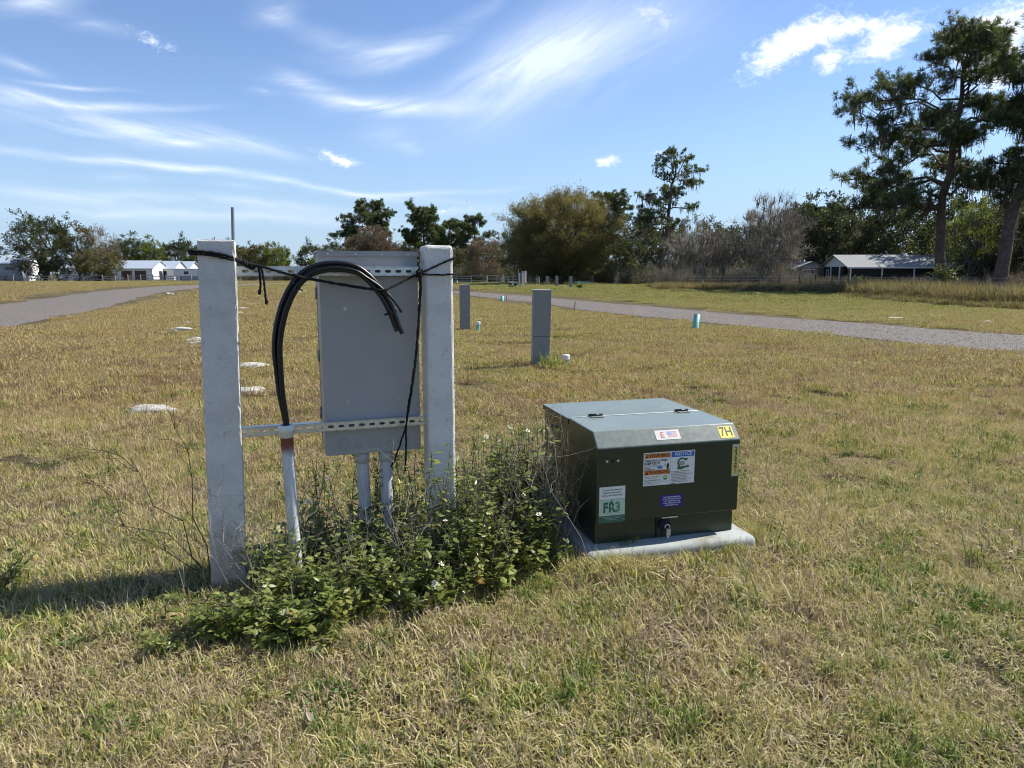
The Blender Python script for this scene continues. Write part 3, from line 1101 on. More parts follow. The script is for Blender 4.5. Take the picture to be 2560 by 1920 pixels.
def panel():
    t = thing('electrical_panel', 'grey steel electrical panel box mounted behind the slotted channels between concrete posts', 'electrical panel', stand_world(0, 0), STR)
    x0, x1, z0, z1, y0, y1 = .457, .942, .588, 1.600, .0305, .215
    box('enclosure', (x0, y0, z0), (x1, y1, z1), 'panel_grey', t, .003, 2)
    prism('rain_cap', [(y0 - .006, z1 - .016), (y0 - .006, z1 + .010), (y1 + .03, z1 + .014), (y1 + .03, z1 - .02), (y1 + .022, z1 - .02), (y1 + .022, z1 + .002), (y0 - .001, z1 + .002), (y0 - .001, z1 - .016)], x0 - .006, x1 + .006, 'panel_grey', t)
    for k in (.09, .365, .63, .90):
        bolt(t, x0 + (x1 - x0) * k, z1 - .006, y0 - .006, .0058, .004, 'cap_screw')
    for (u, z) in ((.575, 1.326), (.832, 1.326), (.571, .862), (.832, .862)):
        bolt(t, u, z, y0, .0095, .007, 'mounting_bolt')
    for (u, z) in ((.545, 1.09), (.545, 1.045), (.552, .775), (.90, 1.41), (.553, .71)):
        V, F = lathe([(0.0001, .0006), (.0016, .0005), (.0016, 0)], 8, 'y', (u, y0, z))
        add('pin_hole', npmesh('pin_hole', [(V, F, 0, .5)], ['hole_dark']), t)
    for (u, z, rs) in ((.548, .645, (.033, .024, .015)), (.619, .632, (.019, .012)), (.701, .643, (.033, .024, .015)), (.778, .63, (.019, .012)), (.848, .642, (.028, .019, .012))):
        ch = []
        for r in rs:
            V, F = lathe([(r - .0017, 0), (r - .0009, .0018), (r + .0009, .0018), (r + .0017, 0)], 28, 'y', (u, y0, z))
            ch.append((V, F, 0, .5))
        add('knockout', npmesh('knockout', ch, ['panel_grey'], True), t)
    # door seen edge-on at the far side, with hinge knuckles
    box('door', (x0 - .003, y1 + .001, z0 + .02), (x1 + .003, y1 + .016, z1 - .03), 'panel_grey', t, .002)
    for z in (.78, 1.08, 1.4):
        V, F = lathe([(.0001, -.03), (.005, -.03), (.005, .03), (.0001, .03)], 10, 'z', (x0 - .006, y1 - .004, z))
        add('hinge', npmesh('hinge', [(V, F, 0, .5)], ['panel_grey'], True), t)
    return t


panel()


def straight_pipe(p0, p1, r, mat, n=22):
    p0, p1 = np.array(p0, float), np.array(p1, float)
    return tube_mesh('pipe', [p0 + (p1 - p0) * k for k in np.linspace(0, 1, 4)], r, mat, n)


for k, (ub, ut, lb) in enumerate(((.656, .645, 'grey plastic conduit under the panel, nearer the red-marked conduit'), (.770, .766, 'grey plastic conduit under the panel, nearer the right concrete post'))):
    t = thing('conduit', lb, 'conduit', stand_world(0, 0), STR, 'grey conduits entering the panel from below')
    me = straight_pipe((ub, .10, -.2), (ut, .10, .587), .0325, 'pvc_grey')
    add('pipe', me, t)
    V, F = lathe([(.0325, 0), (.0375, 0), (.0375, .06), (.034, .061)], 24, 'z', (ut, .10, .526))
    add('coupling', npmesh('coupling', [(V, F, 0, .5)], ['pvc_grey'], True), t)


def painted_conduit_material():
    m, q, b, o = newmat('pvc_red_top')
    co = q.n.new('ShaderNodeTexCoord').outputs['Object']
    zc = q.xyz(co)[2]
    f = q.smooth(q.m('MULTIPLY_ADD', q.m('SUBTRACT', q.noise(co, 22, 4), .5), .05, zc), .625, .70)
    c = q.mixc(q.m('MULTIPLY', q.smooth(q.noise(co, 9, 5), .5, .7), .3), (.56, .57, .57), (.36, .33, .28))
    c = q.mixc(f, c, (.17, .035, .02))
    q.put(b.inputs['Base Color'], c)
    b.inputs['Roughness'].default_value = .45


painted_conduit_material()
t = thing('conduit', 'pale conduit with a red painted band under its collar, black cables rising from it', 'conduit', stand_world(0, 0), STR)
add('pipe', straight_pipe((.292, -.115, -.2), (.268, -.09, .735), .029, 'pvc_red_top'), t)
V, F = lathe([(.029, -.030), (.033, -.030), (.033, .0), (.0365, .002), (.0365, .022), (.034, .024), (.034, .030), (.027, .030), (.026, .0)], 28, 'z', (.268, -.09, .758))
add('collar', npmesh('collar', [(V, F, 0, .5)], ['pvc_white'], True), t)
ch = []
for k in range(14):
    a = 2 * math.pi * k / 14
    V, F = lathe([(.0001, -.009), (.0022, -.009), (.0022, .009), (.0001, .009)], 6, 'z', (.268 + .0365 * math.cos(a), -.09 + .0365 * math.sin(a), .771))
    ch.append((V, F, 0, .5))
add('collar_ribs', npmesh('collar_ribs', ch, ['pvc_white']), t)

# black cables arching out of the conduit: (along, toward camera is -, height)
ARC = [(.268, .70), (.268, .795), (.249, .929), (.240, 1.06), (.237, 1.158), (.249, 1.254), (.276, 1.349), (.316, 1.431), (.361, 1.488), (.425, 1.529), (.519, 1.545), (.615, 1.531), (.679, 1.488), (.729, 1.428), (.780, 1.342), (.831, 1.206)]


def cable(label, r, din, dep, end_cut, spread=0.0, tail=(0, 0)):
    """din: shift towards the inside of the arch, dep: shift along depth"""
    pts = []
    n = len(ARC)
    cx, cz = .53, 1.19
    for i, (u, z) in enumerate(ARC):
        k = math.sin(math.pi * min(1, max(0, (i - 1) / (n - 2)))) ** .6
        d = np.array([cx - u, cz - z])
        d = d / (np.linalg.norm(d) + 1e-6)
        if i >= n - 4:
            d = np.array([-.92, -.38])
        m = din * (.55 + .45 * k) + spread * k
        q = np.array([u, z]) + d * m
        tt = max(0, i - (n - 4)) / 3
        pts.append((q[0] + tail[0] * tt, -.088 + dep * (.6 + .4 * k), q[1] + tail[1] * tt))
    P = catmull(pts, 10)
    P = P[:int(len(P) * end_cut)]
    o = add('power_cable', tube_mesh('power_cable', P, r, 'cable_black', 12, ref=(0, 1, 0), mats=['cable_black', 'cable_cut']), None, stand_world(0, 0), (0, 0, STR))
    return tag(o, label, 'cable', 'black cables rising from the conduit')


cable('outermost thick black cable of the arch over the electrical panel', .0108, -.006, -.004, 1.0)
cable('middle thick black cable of the arch in front of the electrical panel', .0108, .012, .006, .993, .004, (-.004, -.012))
cable('innermost thick black cable of the arch in front of the electrical panel', .0100, .018, -.014, .955, .010, (.004, .0))
cable('thin black cable whose loose tip hangs right of the other cables', .0065, .006, -.026, .962, .012, (.048, .03))
# cable ties
for (u, z, a, nm) in ((.338, 1.447, 50, 'black tie holding the cable bundle at the left of the arch'), (.79, 1.315, -70, 'black tie holding the cable ends on the right of the arch')):
    ca, sa = math.cos(R(a)), math.sin(R(a))
    P = []
    for k in range(25):
        b = 2 * math.pi * k / 24
        w_, d_ = .031 * math.cos(b), .03 * math.sin(b)
        P.append((u + .012 * sa - w_ * sa, -.088 + d_, z - .012 * ca + w_ * ca))
    o = add('cable_tie', tube_mesh('cable_tie', P, .0028, 'rope_black', 6, cap=False), None, stand_world(0, 0), (0, 0, STR))
    tag(o, nm, 'cable tie')


def rope_piece(name, pts, r, parent, per=8, jit=.0012, seed=0):
    rng = np.random.default_rng(seed)
    P = catmull(pts, per)
    P = P + rng.normal(size=P.shape) * jit
    rr = r * (1 + .12 * np.sin(np.arange(len(P)) * 2.1))
    return add(name, tube_mesh(name, P, rr, 'rope_black', 7), parent)


def around(cx, hw, hd, z, dz, n=4):
    """loop round a square post (local stand frame), from front left clockwise back to the front right"""
    f = -hd - .006
    return [(cx - hw - .006, f, z), (cx + hw + .006, f, z + dz), (cx + hw + .007, -f, z + dz * .9), (cx - hw - .006, -f, z + dz * .2), (cx - hw - .007, f, z)]


t = thing('black_rope', 'black rope tied round the left concrete post and stretched across to the cables', 'rope', stand_world(0, 0), STR)
rope_piece('loop', [(.075, .08, 1.585), (-.08, .088, 1.60), (-.105, .0, 1.602), (-.098, -.083, 1.600), (-.03, -.087, 1.596), (.055, -.086, 1.580), (.095, -.06, 1.562), (.135, -.045, 1.546)], .0068, t, 8, .0008, 1)
rope_piece('loop', [(.078, .07, 1.577), (-.08, .09, 1.588), (-.104, .0, 1.592), (-.096, -.083, 1.589), (-.03, -.088, 1.584), (.055, -.086, 1.567), (.095, -.06, 1.555), (.130, -.043, 1.543)], .0062, t, 8, .0008, 2)
kn = []
rng = np.random.default_rng(4)
for k in range(16):
    a = k * 1.9
    kn.append((.118 + .0055 * k * .55, -.047 + .011 * math.cos(a), 1.548 - .0014 * k + .012 * math.sin(a)))
rope_piece('knot', kn, .006, t, 6, .0006, 3)
rope_piece('hanging_end', [(.155, -.05, 1.542), (.178, -.056, 1.535), (.186, -.055, 1.50), (.187, -.053, 1.46), (.184, -.053, 1.428), (.181, -.053, 1.412)], .0052, t, 6, .0006, 5)
rope_piece('hanging_end', [(.16, -.052, 1.540), (.19, -.060, 1.532), (.200, -.056, 1.49), (.204, -.055, 1.43), (.207, -.054, 1.385), (.209, -.054, 1.366)], .0052, t, 6, .0006, 6)
for (u, z) in ((.181, 1.412), (.209, 1.366)):
    rope_piece('end_knot', [(u - .004, -.054, z + .012), (u + .005, -.058, z + .006), (u - .004, -.050, z), (u + .003, -.055, z - .006)], .005, t, 4, .0004, 7)
rope_piece('span', [(.15, -.05, 1.542), (.22, -.07, 1.525), (.30, -.100, 1.500), (.355, -.118, 1.487), (.43, -.112, 1.472), (.56, -.10, 1.448), (.68, -.108, 1.428), (.735, -.128, 1.420), (.775, -.112, 1.432), (.85, -.085, 1.465), (.905, -.078, 1.49), (.925, -.078, 1.497)], .0062, t, 10, .0007, 8)
rope_piece('span', [(.33, -.120, 1.499), (.37, -.121, 1.482), (.45, -.111, 1.466), (.57, -.099, 1.443), (.69, -.106, 1.424), (.74, -.126, 1.418)], .0045, t, 10, .0007, 9)

t = thing('black_rope', 'black rope knotted round the right concrete post with long ends hanging down', 'rope', stand_world(0, 0), STR)
rope_piece('loop', [(.925, -.075, 1.50), (.955, -.08, 1.512), (1.03, -.078, 1.545), (1.108, -.078, 1.580), (1.115, 0, 1.585), (1.10, .078, 1.57), (.965, .08, 1.535), (.955, 0, 1.52), (.945, -.065, 1.505)], .0050, t, 8, .0007, 11)
rope_piece('loop', [(.925, -.075, 1.497), (.97, -.083, 1.496), (1.05, -.079, 1.495), (1.110, -.077, 1.498), (1.115, 0, 1.50), (1.10, .078, 1.50), (.965, .08, 1.498), (.955, 0, 1.497), (.945, -.065, 1.497)], .0048, t, 8, .0007, 12)
kn = [(.926 + .012 * math.cos(k * 2.3), -.082 + .009 * math.cos(k * 1.7), 1.497 + .014 * math.sin(k * 2.9)) for k in range(14)]
rope_piece('knot', kn, .0055, t, 6, .0006, 13)
rope_piece('stub', [(.928, -.08, 1.50), (.926, -.083, 1.515), (.931, -.078, 1.53)], .006, t, 5, .0006, 14)
rope_piece('hanging_end', [(.932, -.082, 1.49), (.934, -.086, 1.44), (.928, -.088, 1.36), (.921, -.088, 1.27), (.905, -.088, 1.1), (.885, -.085, .96), (.862, -.08, .83), (.842, -.075, .73), (.80, -.06, .60), (.771, -.045, .525)], .0047, t, 10, .0008, 15)
rope_piece('hanging_end', [(.926, -.082, 1.49), (.929, -.087, 1.44), (.923, -.089, 1.36), (.917, -.089, 1.27), (.900, -.089, 1.1), (.879, -.086, .96), (.859, -.081, .84), (.847, -.076, .74), (.845, -.07, .62), (.838, -.06, .50)], .0047, t, 10, .0008, 16)

# thin steel pipe standing in the field behind the left post
o = add('steel_pipe', tube_mesh('steel_pipe', [(-2.415, 6.2, -.2), (-2.385, 6.2, 1.0), (-2.347, 6.2, 2.05)], .0135, 'pipe_steel', 14))
tag(o, 'thin grey steel pipe standing upright behind the left concrete post', 'pipe')

# ================================================================== pad-mounted transformer
TX = (.432, 3.62, 0.0)
TXR = R(15.5)


def plate(name, x0, x1, z0, z1, mat, parent, y=-.0300, th=.0008):
    return box(name, (x0, y - th, z0), (x1, y, z1), mat, parent)


TEXTS = []


def lettering(parent, body, size, x, z, y, mat, align='LEFT', bold=0.0, shear=0.0, sx=1.0, name='lettering', frame=None, line=1.0):
    cu = bpy.data.curves.new('lettering', 'FONT')
    cu.body = body
    cu.size = size
    cu.align_x = align
    cu.align_y = 'CENTER'
    cu.offset = bold * size
    cu.shear = shear
    cu.space_line = line
    cu.resolution_u = 3
    ob = bpy.data.objects.new('lettering_curve', cu)
    COL.objects.link(ob)
    TEXTS.append((ob, parent, x, z, y, mat, sx, name, frame))


def flush_text():
    dg = bpy.context.evaluated_depsgraph_get()
    for ob, parent, x, z, y, mat, sx, name, frame in TEXTS:
        me = bpy.data.meshes.new_from_object(ob.evaluated_get(dg))
        for v in me.vertices:
            a, b = v.co.x * sx, v.co.y
            if frame is None:
                v.co = (x + a, y, z + b)
            else:
                o_, ex, ez, nn = frame
                v.co = o_ + ex * (x + a) + ez * (z + b) + nn * y
        me.materials.clear()
        me.materials.append(MATS[mat])
        add(name, me, parent)
        bpy.data.objects.remove(ob)
    TEXTS.clear()


def flat_poly(name, pts, y, mat, parent):
    me = npmesh(name, [(np.array([(p[0], y, p[1]) for p in pts]), np.array([list(range(len(pts)))]), 0, .5)], [mat])
    return add(name, me, parent)


def pad(loc, rot, label, group=None):
    bm = bmesh.new()
    boxbm(bm, (-.085, -.125, -.12), (.905, 1.0, .09), .035, 4)
    o = add('transformer_pad', bm_mesh('transformer_pad', bm, 'pad_grey', True), None, loc, (0, 0, rot))
    return tag(o, label, 'pad', group)


pad(TX, TXR, 'pale grey moulded pad with rounded edges under the dark green transformer')


def transformer(loc, rot, label, detail=True):
    t = thing('transformer', label, 'transformer', loc, rot, 'dark green pad-mounted transformers')
    Wd = .825
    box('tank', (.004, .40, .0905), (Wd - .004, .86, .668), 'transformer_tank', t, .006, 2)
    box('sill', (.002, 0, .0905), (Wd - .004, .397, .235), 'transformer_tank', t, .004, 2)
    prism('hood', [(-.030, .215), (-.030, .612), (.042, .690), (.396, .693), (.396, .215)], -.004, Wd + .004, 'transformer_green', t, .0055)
    # rear lid: shallow crowned cover with folded edge
    V, F = [], []
    n = 12
    for j in range(n + 1):
        for i in range(n + 1):
            a, b = i / n, j / n
            crown = .04 * max(0, 1 - max(abs(a - .5), abs(b - .5)) * 2) ** .8
            V.append((-.006 + a * (Wd + .012), .401 + b * .467, .688 + crown))
    for j in range(n):
        for i in range(n):
            k = j * (n + 1) + i
            F.append((k, k + 1, k + n + 2, k + n + 1))
    rim = [i for i in range(n + 1)] + [(j + 1) * (n + 1) - 1 for j in range(1, n + 1)] + [n * (n + 1) + i for i in range(n - 1, -1, -1)] + [j * (n + 1) for j in range(n - 1, 0, -1)]
    b0 = len(V)
    for k in rim:
        V.append((V[k][0], V[k][1], .655))
    m_ = len(rim)
    for k in range(m_):
        F.append((rim[k], b0 + k, b0 + (k + 1) % m_, rim[(k + 1) % m_]))
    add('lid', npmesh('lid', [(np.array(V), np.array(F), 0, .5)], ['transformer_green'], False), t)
    if not detail:
        plate('warning_label', .30, .52, .40, .55, 'sticker_white', t)
        flush_text()
        return t
    # hinge seam and barrels
    box('hinge_strip', (.01, .388, .6945), (Wd - .01, .402, .6965), 'galvanised', t, .0006)
    for u in (.155, .70):
        V, F = lathe([(.0001, -.042), (.0075, -.042), (.0075, .042), (.0001, .042)], 12, 'x', (u, .392, .702))
        h = add('hinge', npmesh('hinge', [(V, F, 0, .5)], ['cable_black'], True), t)
        box('hinge_leaf', (u - .035, .352, .6935), (u + .035, .392, .6972), 'transformer_green', h, .001)
    # bolts and vent hole
    for u in (.051, .113):
        V, F = lathe(dome(.0085, .007), 16, 'y', (u, -.0300, .543))
        add('bolt', npmesh('bolt', [(V, F, 0, .5)], ['bolt_steel'], True), t)
    V, F = lathe([(.0001, .0006), (.009, .0006), (.009, 0)], 16, 'y', (.082, -.0300, .544))
    add('vent_hole', npmesh('vent_hole', [(V, F, 0, .5)], ['hole_dark']), t)
    for (v_, z_) in ((.62, .60), (.74, .57)):
        V, F = lathe([(.0001, .012), (.008, .012), (.011, .004), (.011, 0)], 12, 'x', (0, 0, 0))
        V = V * np.array([-1, 1, 1]) + np.array([.004, v_, z_])
        add('side_bolt', npmesh('side_bolt', [(V, F, 0, .5)], ['transformer_tank'], True), t)
    # lock pocket, hasp and padlock
    box('lock_pocket', (.352, -.006, .100), (.362, .0, .212), 'hole_dark', t)
    box('latch_plate', (.372, -.033, .207), (.468, -.0302, .214), 'galvanised', t, .0005)
    V, F = lathe([(.0001, .022), (.030, .022), (.034, .012), (.034, 0)], 22, 'y', (.402, 0, .165))
    add('lock_cup', npmesh('lock_cup', [(V, F, 0, .5)], ['hole_dark'], True), t)
    lk = add('padlock', None, t)
    sh = [(.014 * math.cos(a), 0, .014 * math.sin(a)) for a in np.linspace(-.3, math.pi + .3, 16)]
    sh = [(.405 + p[0], -.034, .158 + p[2]) for p in sh]
    add('shackle', tube_mesh('shackle', sh, .004, 'bolt_steel', 8), lk)
    box('lock_body', (.396, -.047, .112), (.420, -.026, .152), 'bolt_steel', lk, .003, 2)
    box('key_slot', (.402, -.044, .096), (.414, -.032, .1115), 'galvanised', lk, .001)

    yt = -.0318
    # two-part warning label
    w = plate('warning_label', .257, .412, .394, .573, 'sticker_white', t)
    for z0 in (.541, .451):
        plate('orange_band', .262, .409, z0 + .001, z0 + .027, 'sticker_orange', w, -.0309, .0004)
        lettering(w, 'WARNING', .0268, .2885, z0 + .0140, -.0318, 'ink_black', 'LEFT', .006, 0, .95)
        flat_poly('alert_triangle', [(.268, z0 + .004), (.286, z0 + .004), (.277, z0 + .022)], -.0318, 'ink_black', w)
        flat_poly('alert_mark', [(.2762, z0 + .008), (.2778, z0 + .008), (.2785, z0 + .0165), (.2755, z0 + .0165)], -.0321, 'sticker_orange', w)
    lettering(w, 'Hazardous voltage.', .0185, .262, .5305, yt, 'ink_black', 'LEFT', .012, 0, .95)
    lettering(w, 'KEEP OUT!', .0185, .262, .5140, yt, 'ink_black', 'LEFT', .035)
    for k, s_ in enumerate(('Can shock, burn or cause death.', 'If found open or unlocked call')):
        lettering(w, s_, .0058, .262, .503 - k * .006, yt, 'ink_black', 'LEFT', .0)
    for k, s_ in enumerate(('EMERGENCY', 'TOLL FREE 24 HOURS', '1-800-700-8744')):
        lettering(w, s_, .0062, .262, .489 - k * .0062, yt, 'ink_black', 'LEFT', .02)
    # power-company roundel, hand struck by a bolt
    flat_poly('company_mark', [(.352 + .015 * math.cos(a), .492 + .009 * math.sin(a)) for a in np.linspace(0, 2 * math.pi, 20, endpoint=False)], yt, 'sticker_blue', w)
    flat_poly('company_mark', [(.341, .490), (.363, .493), (.362, .4955), (.342, .4925)], yt - .0003, 'ink_white', w)
    hand = [(.392, .478), (.401, .478), (.402, .488), (.405, .496), (.4045, .508), (.402, .509), (.4015, .500), (.4005, .511), (.398, .5115), (.3975, .501), (.3965, .511), (.394, .510), (.394, .499), (.3925, .506), (.3905, .505), (.3905, .493)]
    flat_poly('hand_symbol', hand, yt, 'ink_black', w)
    flat_poly('bolt_symbol', [(.370, .512), (.384, .503), (.381, .501), (.390, .493), (.379, .4995), (.382, .502)], yt, 'ink_black', w)
    lettering(w, 'Underground power cables' + chr(10) + 'are located in this area.', .0078, .262, .439, yt, 'ink_black', 'LEFT', .0, 0, 1, line=.95)
    lettering(w, 'CALL SUNSHINE AT 811', .0098, .262, .4225, yt, 'ink_black', 'LEFT', .012, 0, .95)
    for k, s_ in enumerate(('Call two full business days before you dig', 'so that buried lines can be marked', 'It is the law in this state.')):
        lettering(w, s_, .0056, .262, .4135 - k * .006, yt, 'ink_black')
    flat_poly('shield_mark', [(.374, .444), (.396, .444), (.396, .426), (.385, .418), (.374, .426)], yt, 'ink_midgreen', w)
    flat_poly('shield_mark', [(.377, .441), (.393, .441), (.391, .430), (.379, .430)], yt - .0003, 'tag_cream', w)
    lettering(w, 'Know what is below.', .005, .366, .4135, yt, 'ink_black')
    nb = plate('notice_label', .4135, .556, .394, .573, 'sticker_white', t)
    plate('blue_band', .418, .552, .541, .569, 'sticker_blue', nb, -.0309, .0004)
    lettering(nb, 'NOTICE', .0275, .485, .556, yt, 'ink_white', 'CENTER', .014, .22, 1.0)
    # green round arrow held up by a hand
    def arc(r0, r1, a0, a1, cx, cz, n=16):
        A = [R(a0 + (a1 - a0) * k / n) for k in range(n + 1)]
        return [(cx + r1 * math.cos(a), cz + r1 * math.sin(a)) for a in A] + [(cx + r0 * math.cos(a), cz + r0 * math.sin(a)) for a in reversed(A)]
    me_ch = []
    A = np.radians(np.linspace(40, 235, 19))
    P = np.concatenate([np.stack([.481 + .028 * np.cos(A), np.full(19, yt), .507 + .028 * np.sin(A)], 1), np.stack([.481 + .019 * np.cos(A), np.full(19, yt), .507 + .019 * np.sin(A)], 1)])
    Fq = np.array([(k, k + 1, k + 20, k + 19) for k in range(18)])
    me_ch.append((P, Fq, 0, .5))
    P2 = np.array([(.495, yt, .531), (.516, yt, .531), (.505, yt, .514)])
    me_ch.append((P2, np.array([[0, 1, 2]]), 0, .5))
    add('green_arrow', npmesh('green_arrow', me_ch, ['sticker_leafgreen']), nb)
    flat_poly('hand_symbol', [(.452, .473), (.478, .471), (.496, .478), (.522, .483), (.524, .490), (.512, .493), (.500, .488), (.488, .488), (.470, .487), (.456, .488)], yt, 'sticker_leafgreen', nb)
    flat_poly('box_symbol', [(.462, .497), (.480, .491), (.497, .497), (.497, .512), (.480, .518), (.464, .512)], yt - .0003, 'glitter', nb)
    for k, s_ in enumerate(('We may need to work safely on this', 'device. Please keep shrubs and', 'structures 10 feet away from the door side', 'and 4 feet from the other sides.')):
        lettering(nb, s_, .0072, .419, .4625 - k * .0082, yt, 'ink_black', 'LEFT', .012)
    for k, s_ in enumerate(('Obstructions may be damaged or', 'removed during service restoration or', 'maintenance. The utility is not', 'responsible for objects replaced or', 'damaged.')):
        lettering(nb, s_, .0072, .419, .4285 - k * .0078, yt, 'ink_black', 'LEFT', .012)
    # fluid label
    f = plate('fluid_label', .012, .157, .214, .4075, 'sticker_mint', t)
    plate('white_panel', .0125, .1565, .338, .407, 'sticker_white', f, -.0309, .0004)
    plate('green_band', .0125, .1565, .2145, .252, 'sticker_green', f, -.0309, .0004)
    for k, s_ in enumerate(('RELIABLE PERFORMANCE', '-IMPROVED FIRE SAFETY-', 'READILY BIODEGRADABLE')):
        lettering(f, s_, .0098, .0845, .389 - k * .0145, yt, 'ink_black', 'CENTER', .015, 0, .98)
    flat_poly('torn_line', [(.0125, .337), (.04, .3385), (.07, .336), (.11, .3395), (.1565, .3375), (.1565, .3385), (.11, .341), (.07, .3375), (.04, .340), (.0125, .3385)], yt, 'ink_black', f)
    lettering(f, 'F', .072, .034, .294, yt, 'sticker_green', 'LEFT', .05, 0, .80)
    lettering(f, 'R', .072, .0645, .294, yt, 'sticker_green', 'LEFT', .05, 0, .80)
    lettering(f, '3', .072, .1005, .294, yt, 'ink_midgreen', 'LEFT', .05, 0, .86)
    drop = [(0, .026), (.004, .014), (.0055, .006), (.0045, .0), (0, -.003), (-.0045, .0), (-.0055, .006), (-.004, .014)]
    flat_poly('drop_symbol', [(.0812 + a, .3145 + b) for a, b in drop], yt - .0002, 'sticker_green', f)
    flat_poly('drop_symbol', [(.0800 + a * .6, .2965 + b * .6) for a, b in drop], yt - .0005, 'sticker_white', f)
    lettering(f, '*', .014, .118, .327, yt, 'sticker_green', 'LEFT', .03)
    lettering(f, 'NATURAL ESTER DIELECTRIC COOLANT', .0048, .0845, .2645, yt, 'sticker_green', 'CENTER')
    for k, s_ in enumerate(('This transformer is filled with a natural ester fluid', 'and must not be mixed with mineral oil', 'see the instruction sheet')):
        lettering(f, s_, .0052, .0845, .244 - k * .0072, yt, 'ink_white', 'CENTER')
    lettering(f, 'CP', .006, .148, .228, yt, 'ink_white', 'CENTER')
    # blue label
    bl = plate('oil_label', .358, .496, .269, .335, 'sticker_navy', t)
    for k, s_ in enumerate(('THIS TRANSFORMER WAS', 'FILLED WITH NON-PCB OIL', 'THAT CONTAINED LESS', 'THAN 1 PPM PCBs AT TIME', 'OF MANUFACTURE.')):
        lettering(bl, s_, .0092, .427, .3235 - k * .0112, yt, 'ink_white', 'CENTER', .015, 0, .95)
    # stencil
    lettering(t, '50', .026, .077, .4635, -.0306, 'ink_faint', 'CENTER', 0, 0, .9)
    lettering(t, '7.2X14.4', .026, .081, .430, -.0306, 'ink_faint', 'CENTER', 0, 0, .95)
    # number tag
    bm = bmesh.new()
    boxbm(bm, (.781, -.0325, .409), (.8235, -.0302, .587), .0)
    tg = add('number_tag', bm_mesh('number_tag', bm, 'galvanised'), t)
    plate('number_strip', .7835, .821, .423, .573, 'tag_cream', tg, -.0326, .0005)
    for k, ch_ in enumerate('236281'):
        lettering(tg, ch_, .0305, .8022, .5605 - k * .0247, -.0336, 'ink_black', 'CENTER', .012, 0, 1.25)
    # stickers on the sloping face
    p0 = Vector((0, -.030, .612))
    ez = Vector((0, .072, .078)).normalized()
    nn = Vector((0, -.078, .072)).normalized()
    fr = (p0, Vector((1, 0, 0)), ez, nn)
    def slope_plate(name, x0, x1, a0, a1, h, mat, parent):
        P = [fr[0] + fr[1] * x + ez * a + nn * h for x, a in ((x0, a0), (x1, a0), (x1, a1), (x0, a1))]
        return add(name, npmesh(name, [(np.array([p[:] for p in P]), np.array([[0, 1, 2, 3]]), 0, .5)], [mat]), parent)
    y7 = slope_plate('number_sticker', .716, .802, .014, .086, .0012, 'sticker_yellow', t)
    lettering(y7, '7H', .078, .759, .0510, .002, 'ink_black', 'CENTER', .012, 0, .80, frame=fr)
    gs = slope_plate('emblem_sticker', .340, .482, .028, .086, .0012, 'glitter', t)
    lettering(gs, 'E', .050, .380, .056, .002, 'ink_red', 'CENTER', .005, 0, 1, frame=fr)
    for k in range(7):
        slope_plate('flag_stripe', .412, .468, .042 + k * .0052, .0448 + k * .0052, .0018, 'flag_red' if k % 2 == 0 else 'glitter', gs)
    slope_plate('flag_canton', .412, .436, .0585, .0765, .0022, 'flag_blue', gs)
    flush_text()
    return t


transformer(TX, TXR, 'dark green transformer box with warning labels on a grey pad, nearest the camera')
#PART3
# ================================================================== pedestals, pipes, stakes, rocks
PED_ME = {}


def ped_meshes():
    w, d, h = .27, .20, 1.25
    bm = bmesh.new()
    boxbm(bm, (-w / 2, -d / 2, -.15), (w / 2, d / 2, .515), .004, 2)
    PED_ME['base'] = bm_mesh('base', bm, 'pedestal_grey')
    bm = bmesh.new()
    boxbm(bm, (-w / 2 - .004, -d / 2 - .004, .519), (w / 2 + .004, d / 2 + .004, h - .02), .004, 2)
    PED_ME['cover'] = bm_mesh('cover', bm, 'pedestal_grey')
    bm = bmesh.new()
    boxbm(bm, (-w / 2 - .012, -d / 2 - .012, h - .0195), (w / 2 + .012, d / 2 + .03, h), .003, 1)
    PED_ME['cap'] = bm_mesh('cap', bm, 'pedestal_cap')


ped_meshes()


def pedestal(x, y, h, rz, label, tilt=0.0, group='grey power pedestals on the field'):
    t = thing('power_pedestal', label, 'power pedestal', (x, y, 0), R(rz), group)
    t.rotation_euler = (0, tilt, R(rz))
    t.scale = (1, 1, h / 1.25)
    for k in ('base', 'cover', 'cap'):
        add(k, PED_ME[k], t)
    return t


pedestal(.452, 11.49, 1.25, 6, 'largest grey power pedestal, standing in mid field with a grass tuft at its foot', R(.9))
pedestal(-1.242, 19.05, 1.21, 3, 'second grey power pedestal, just right of the concrete post', R(.2))
FARP = [(6.134, 76.1, 1.20, 'rightmost of the far row of grey pedestals, by a green plant'), (4.949, 80.6, 1.25, None), (4.289, 89.1, 1.2, None), (3.301, 91.2, 1.11, None), (2.426, 99, 1.1, None), (.96, 118, 1.0, None), (.115, 115.5, 1.0, None), (-.68, 113.8, 1.0, None), (-1.305, 113, .98, None), (-1.779, 113.8, .98, None), (-2.346, 113.8, .92, None)]
for x_, y_, h_, lb in FARP:
    ORD = ('first', 'second', 'third', 'fourth', 'fifth', 'sixth', 'seventh', 'eighth', 'ninth', 'tenth', 'eleventh', 'twelfth')
    t = pedestal(x_, y_, h_, -8, lb or ORD[[q[0] for q in FARP].index(x_)] + ' grey pedestal from the right in the far row before the round brown tree', 0, 'far row of grey pedestals')
    t.scale = (1.12, 1.12, h_ / 1.25)

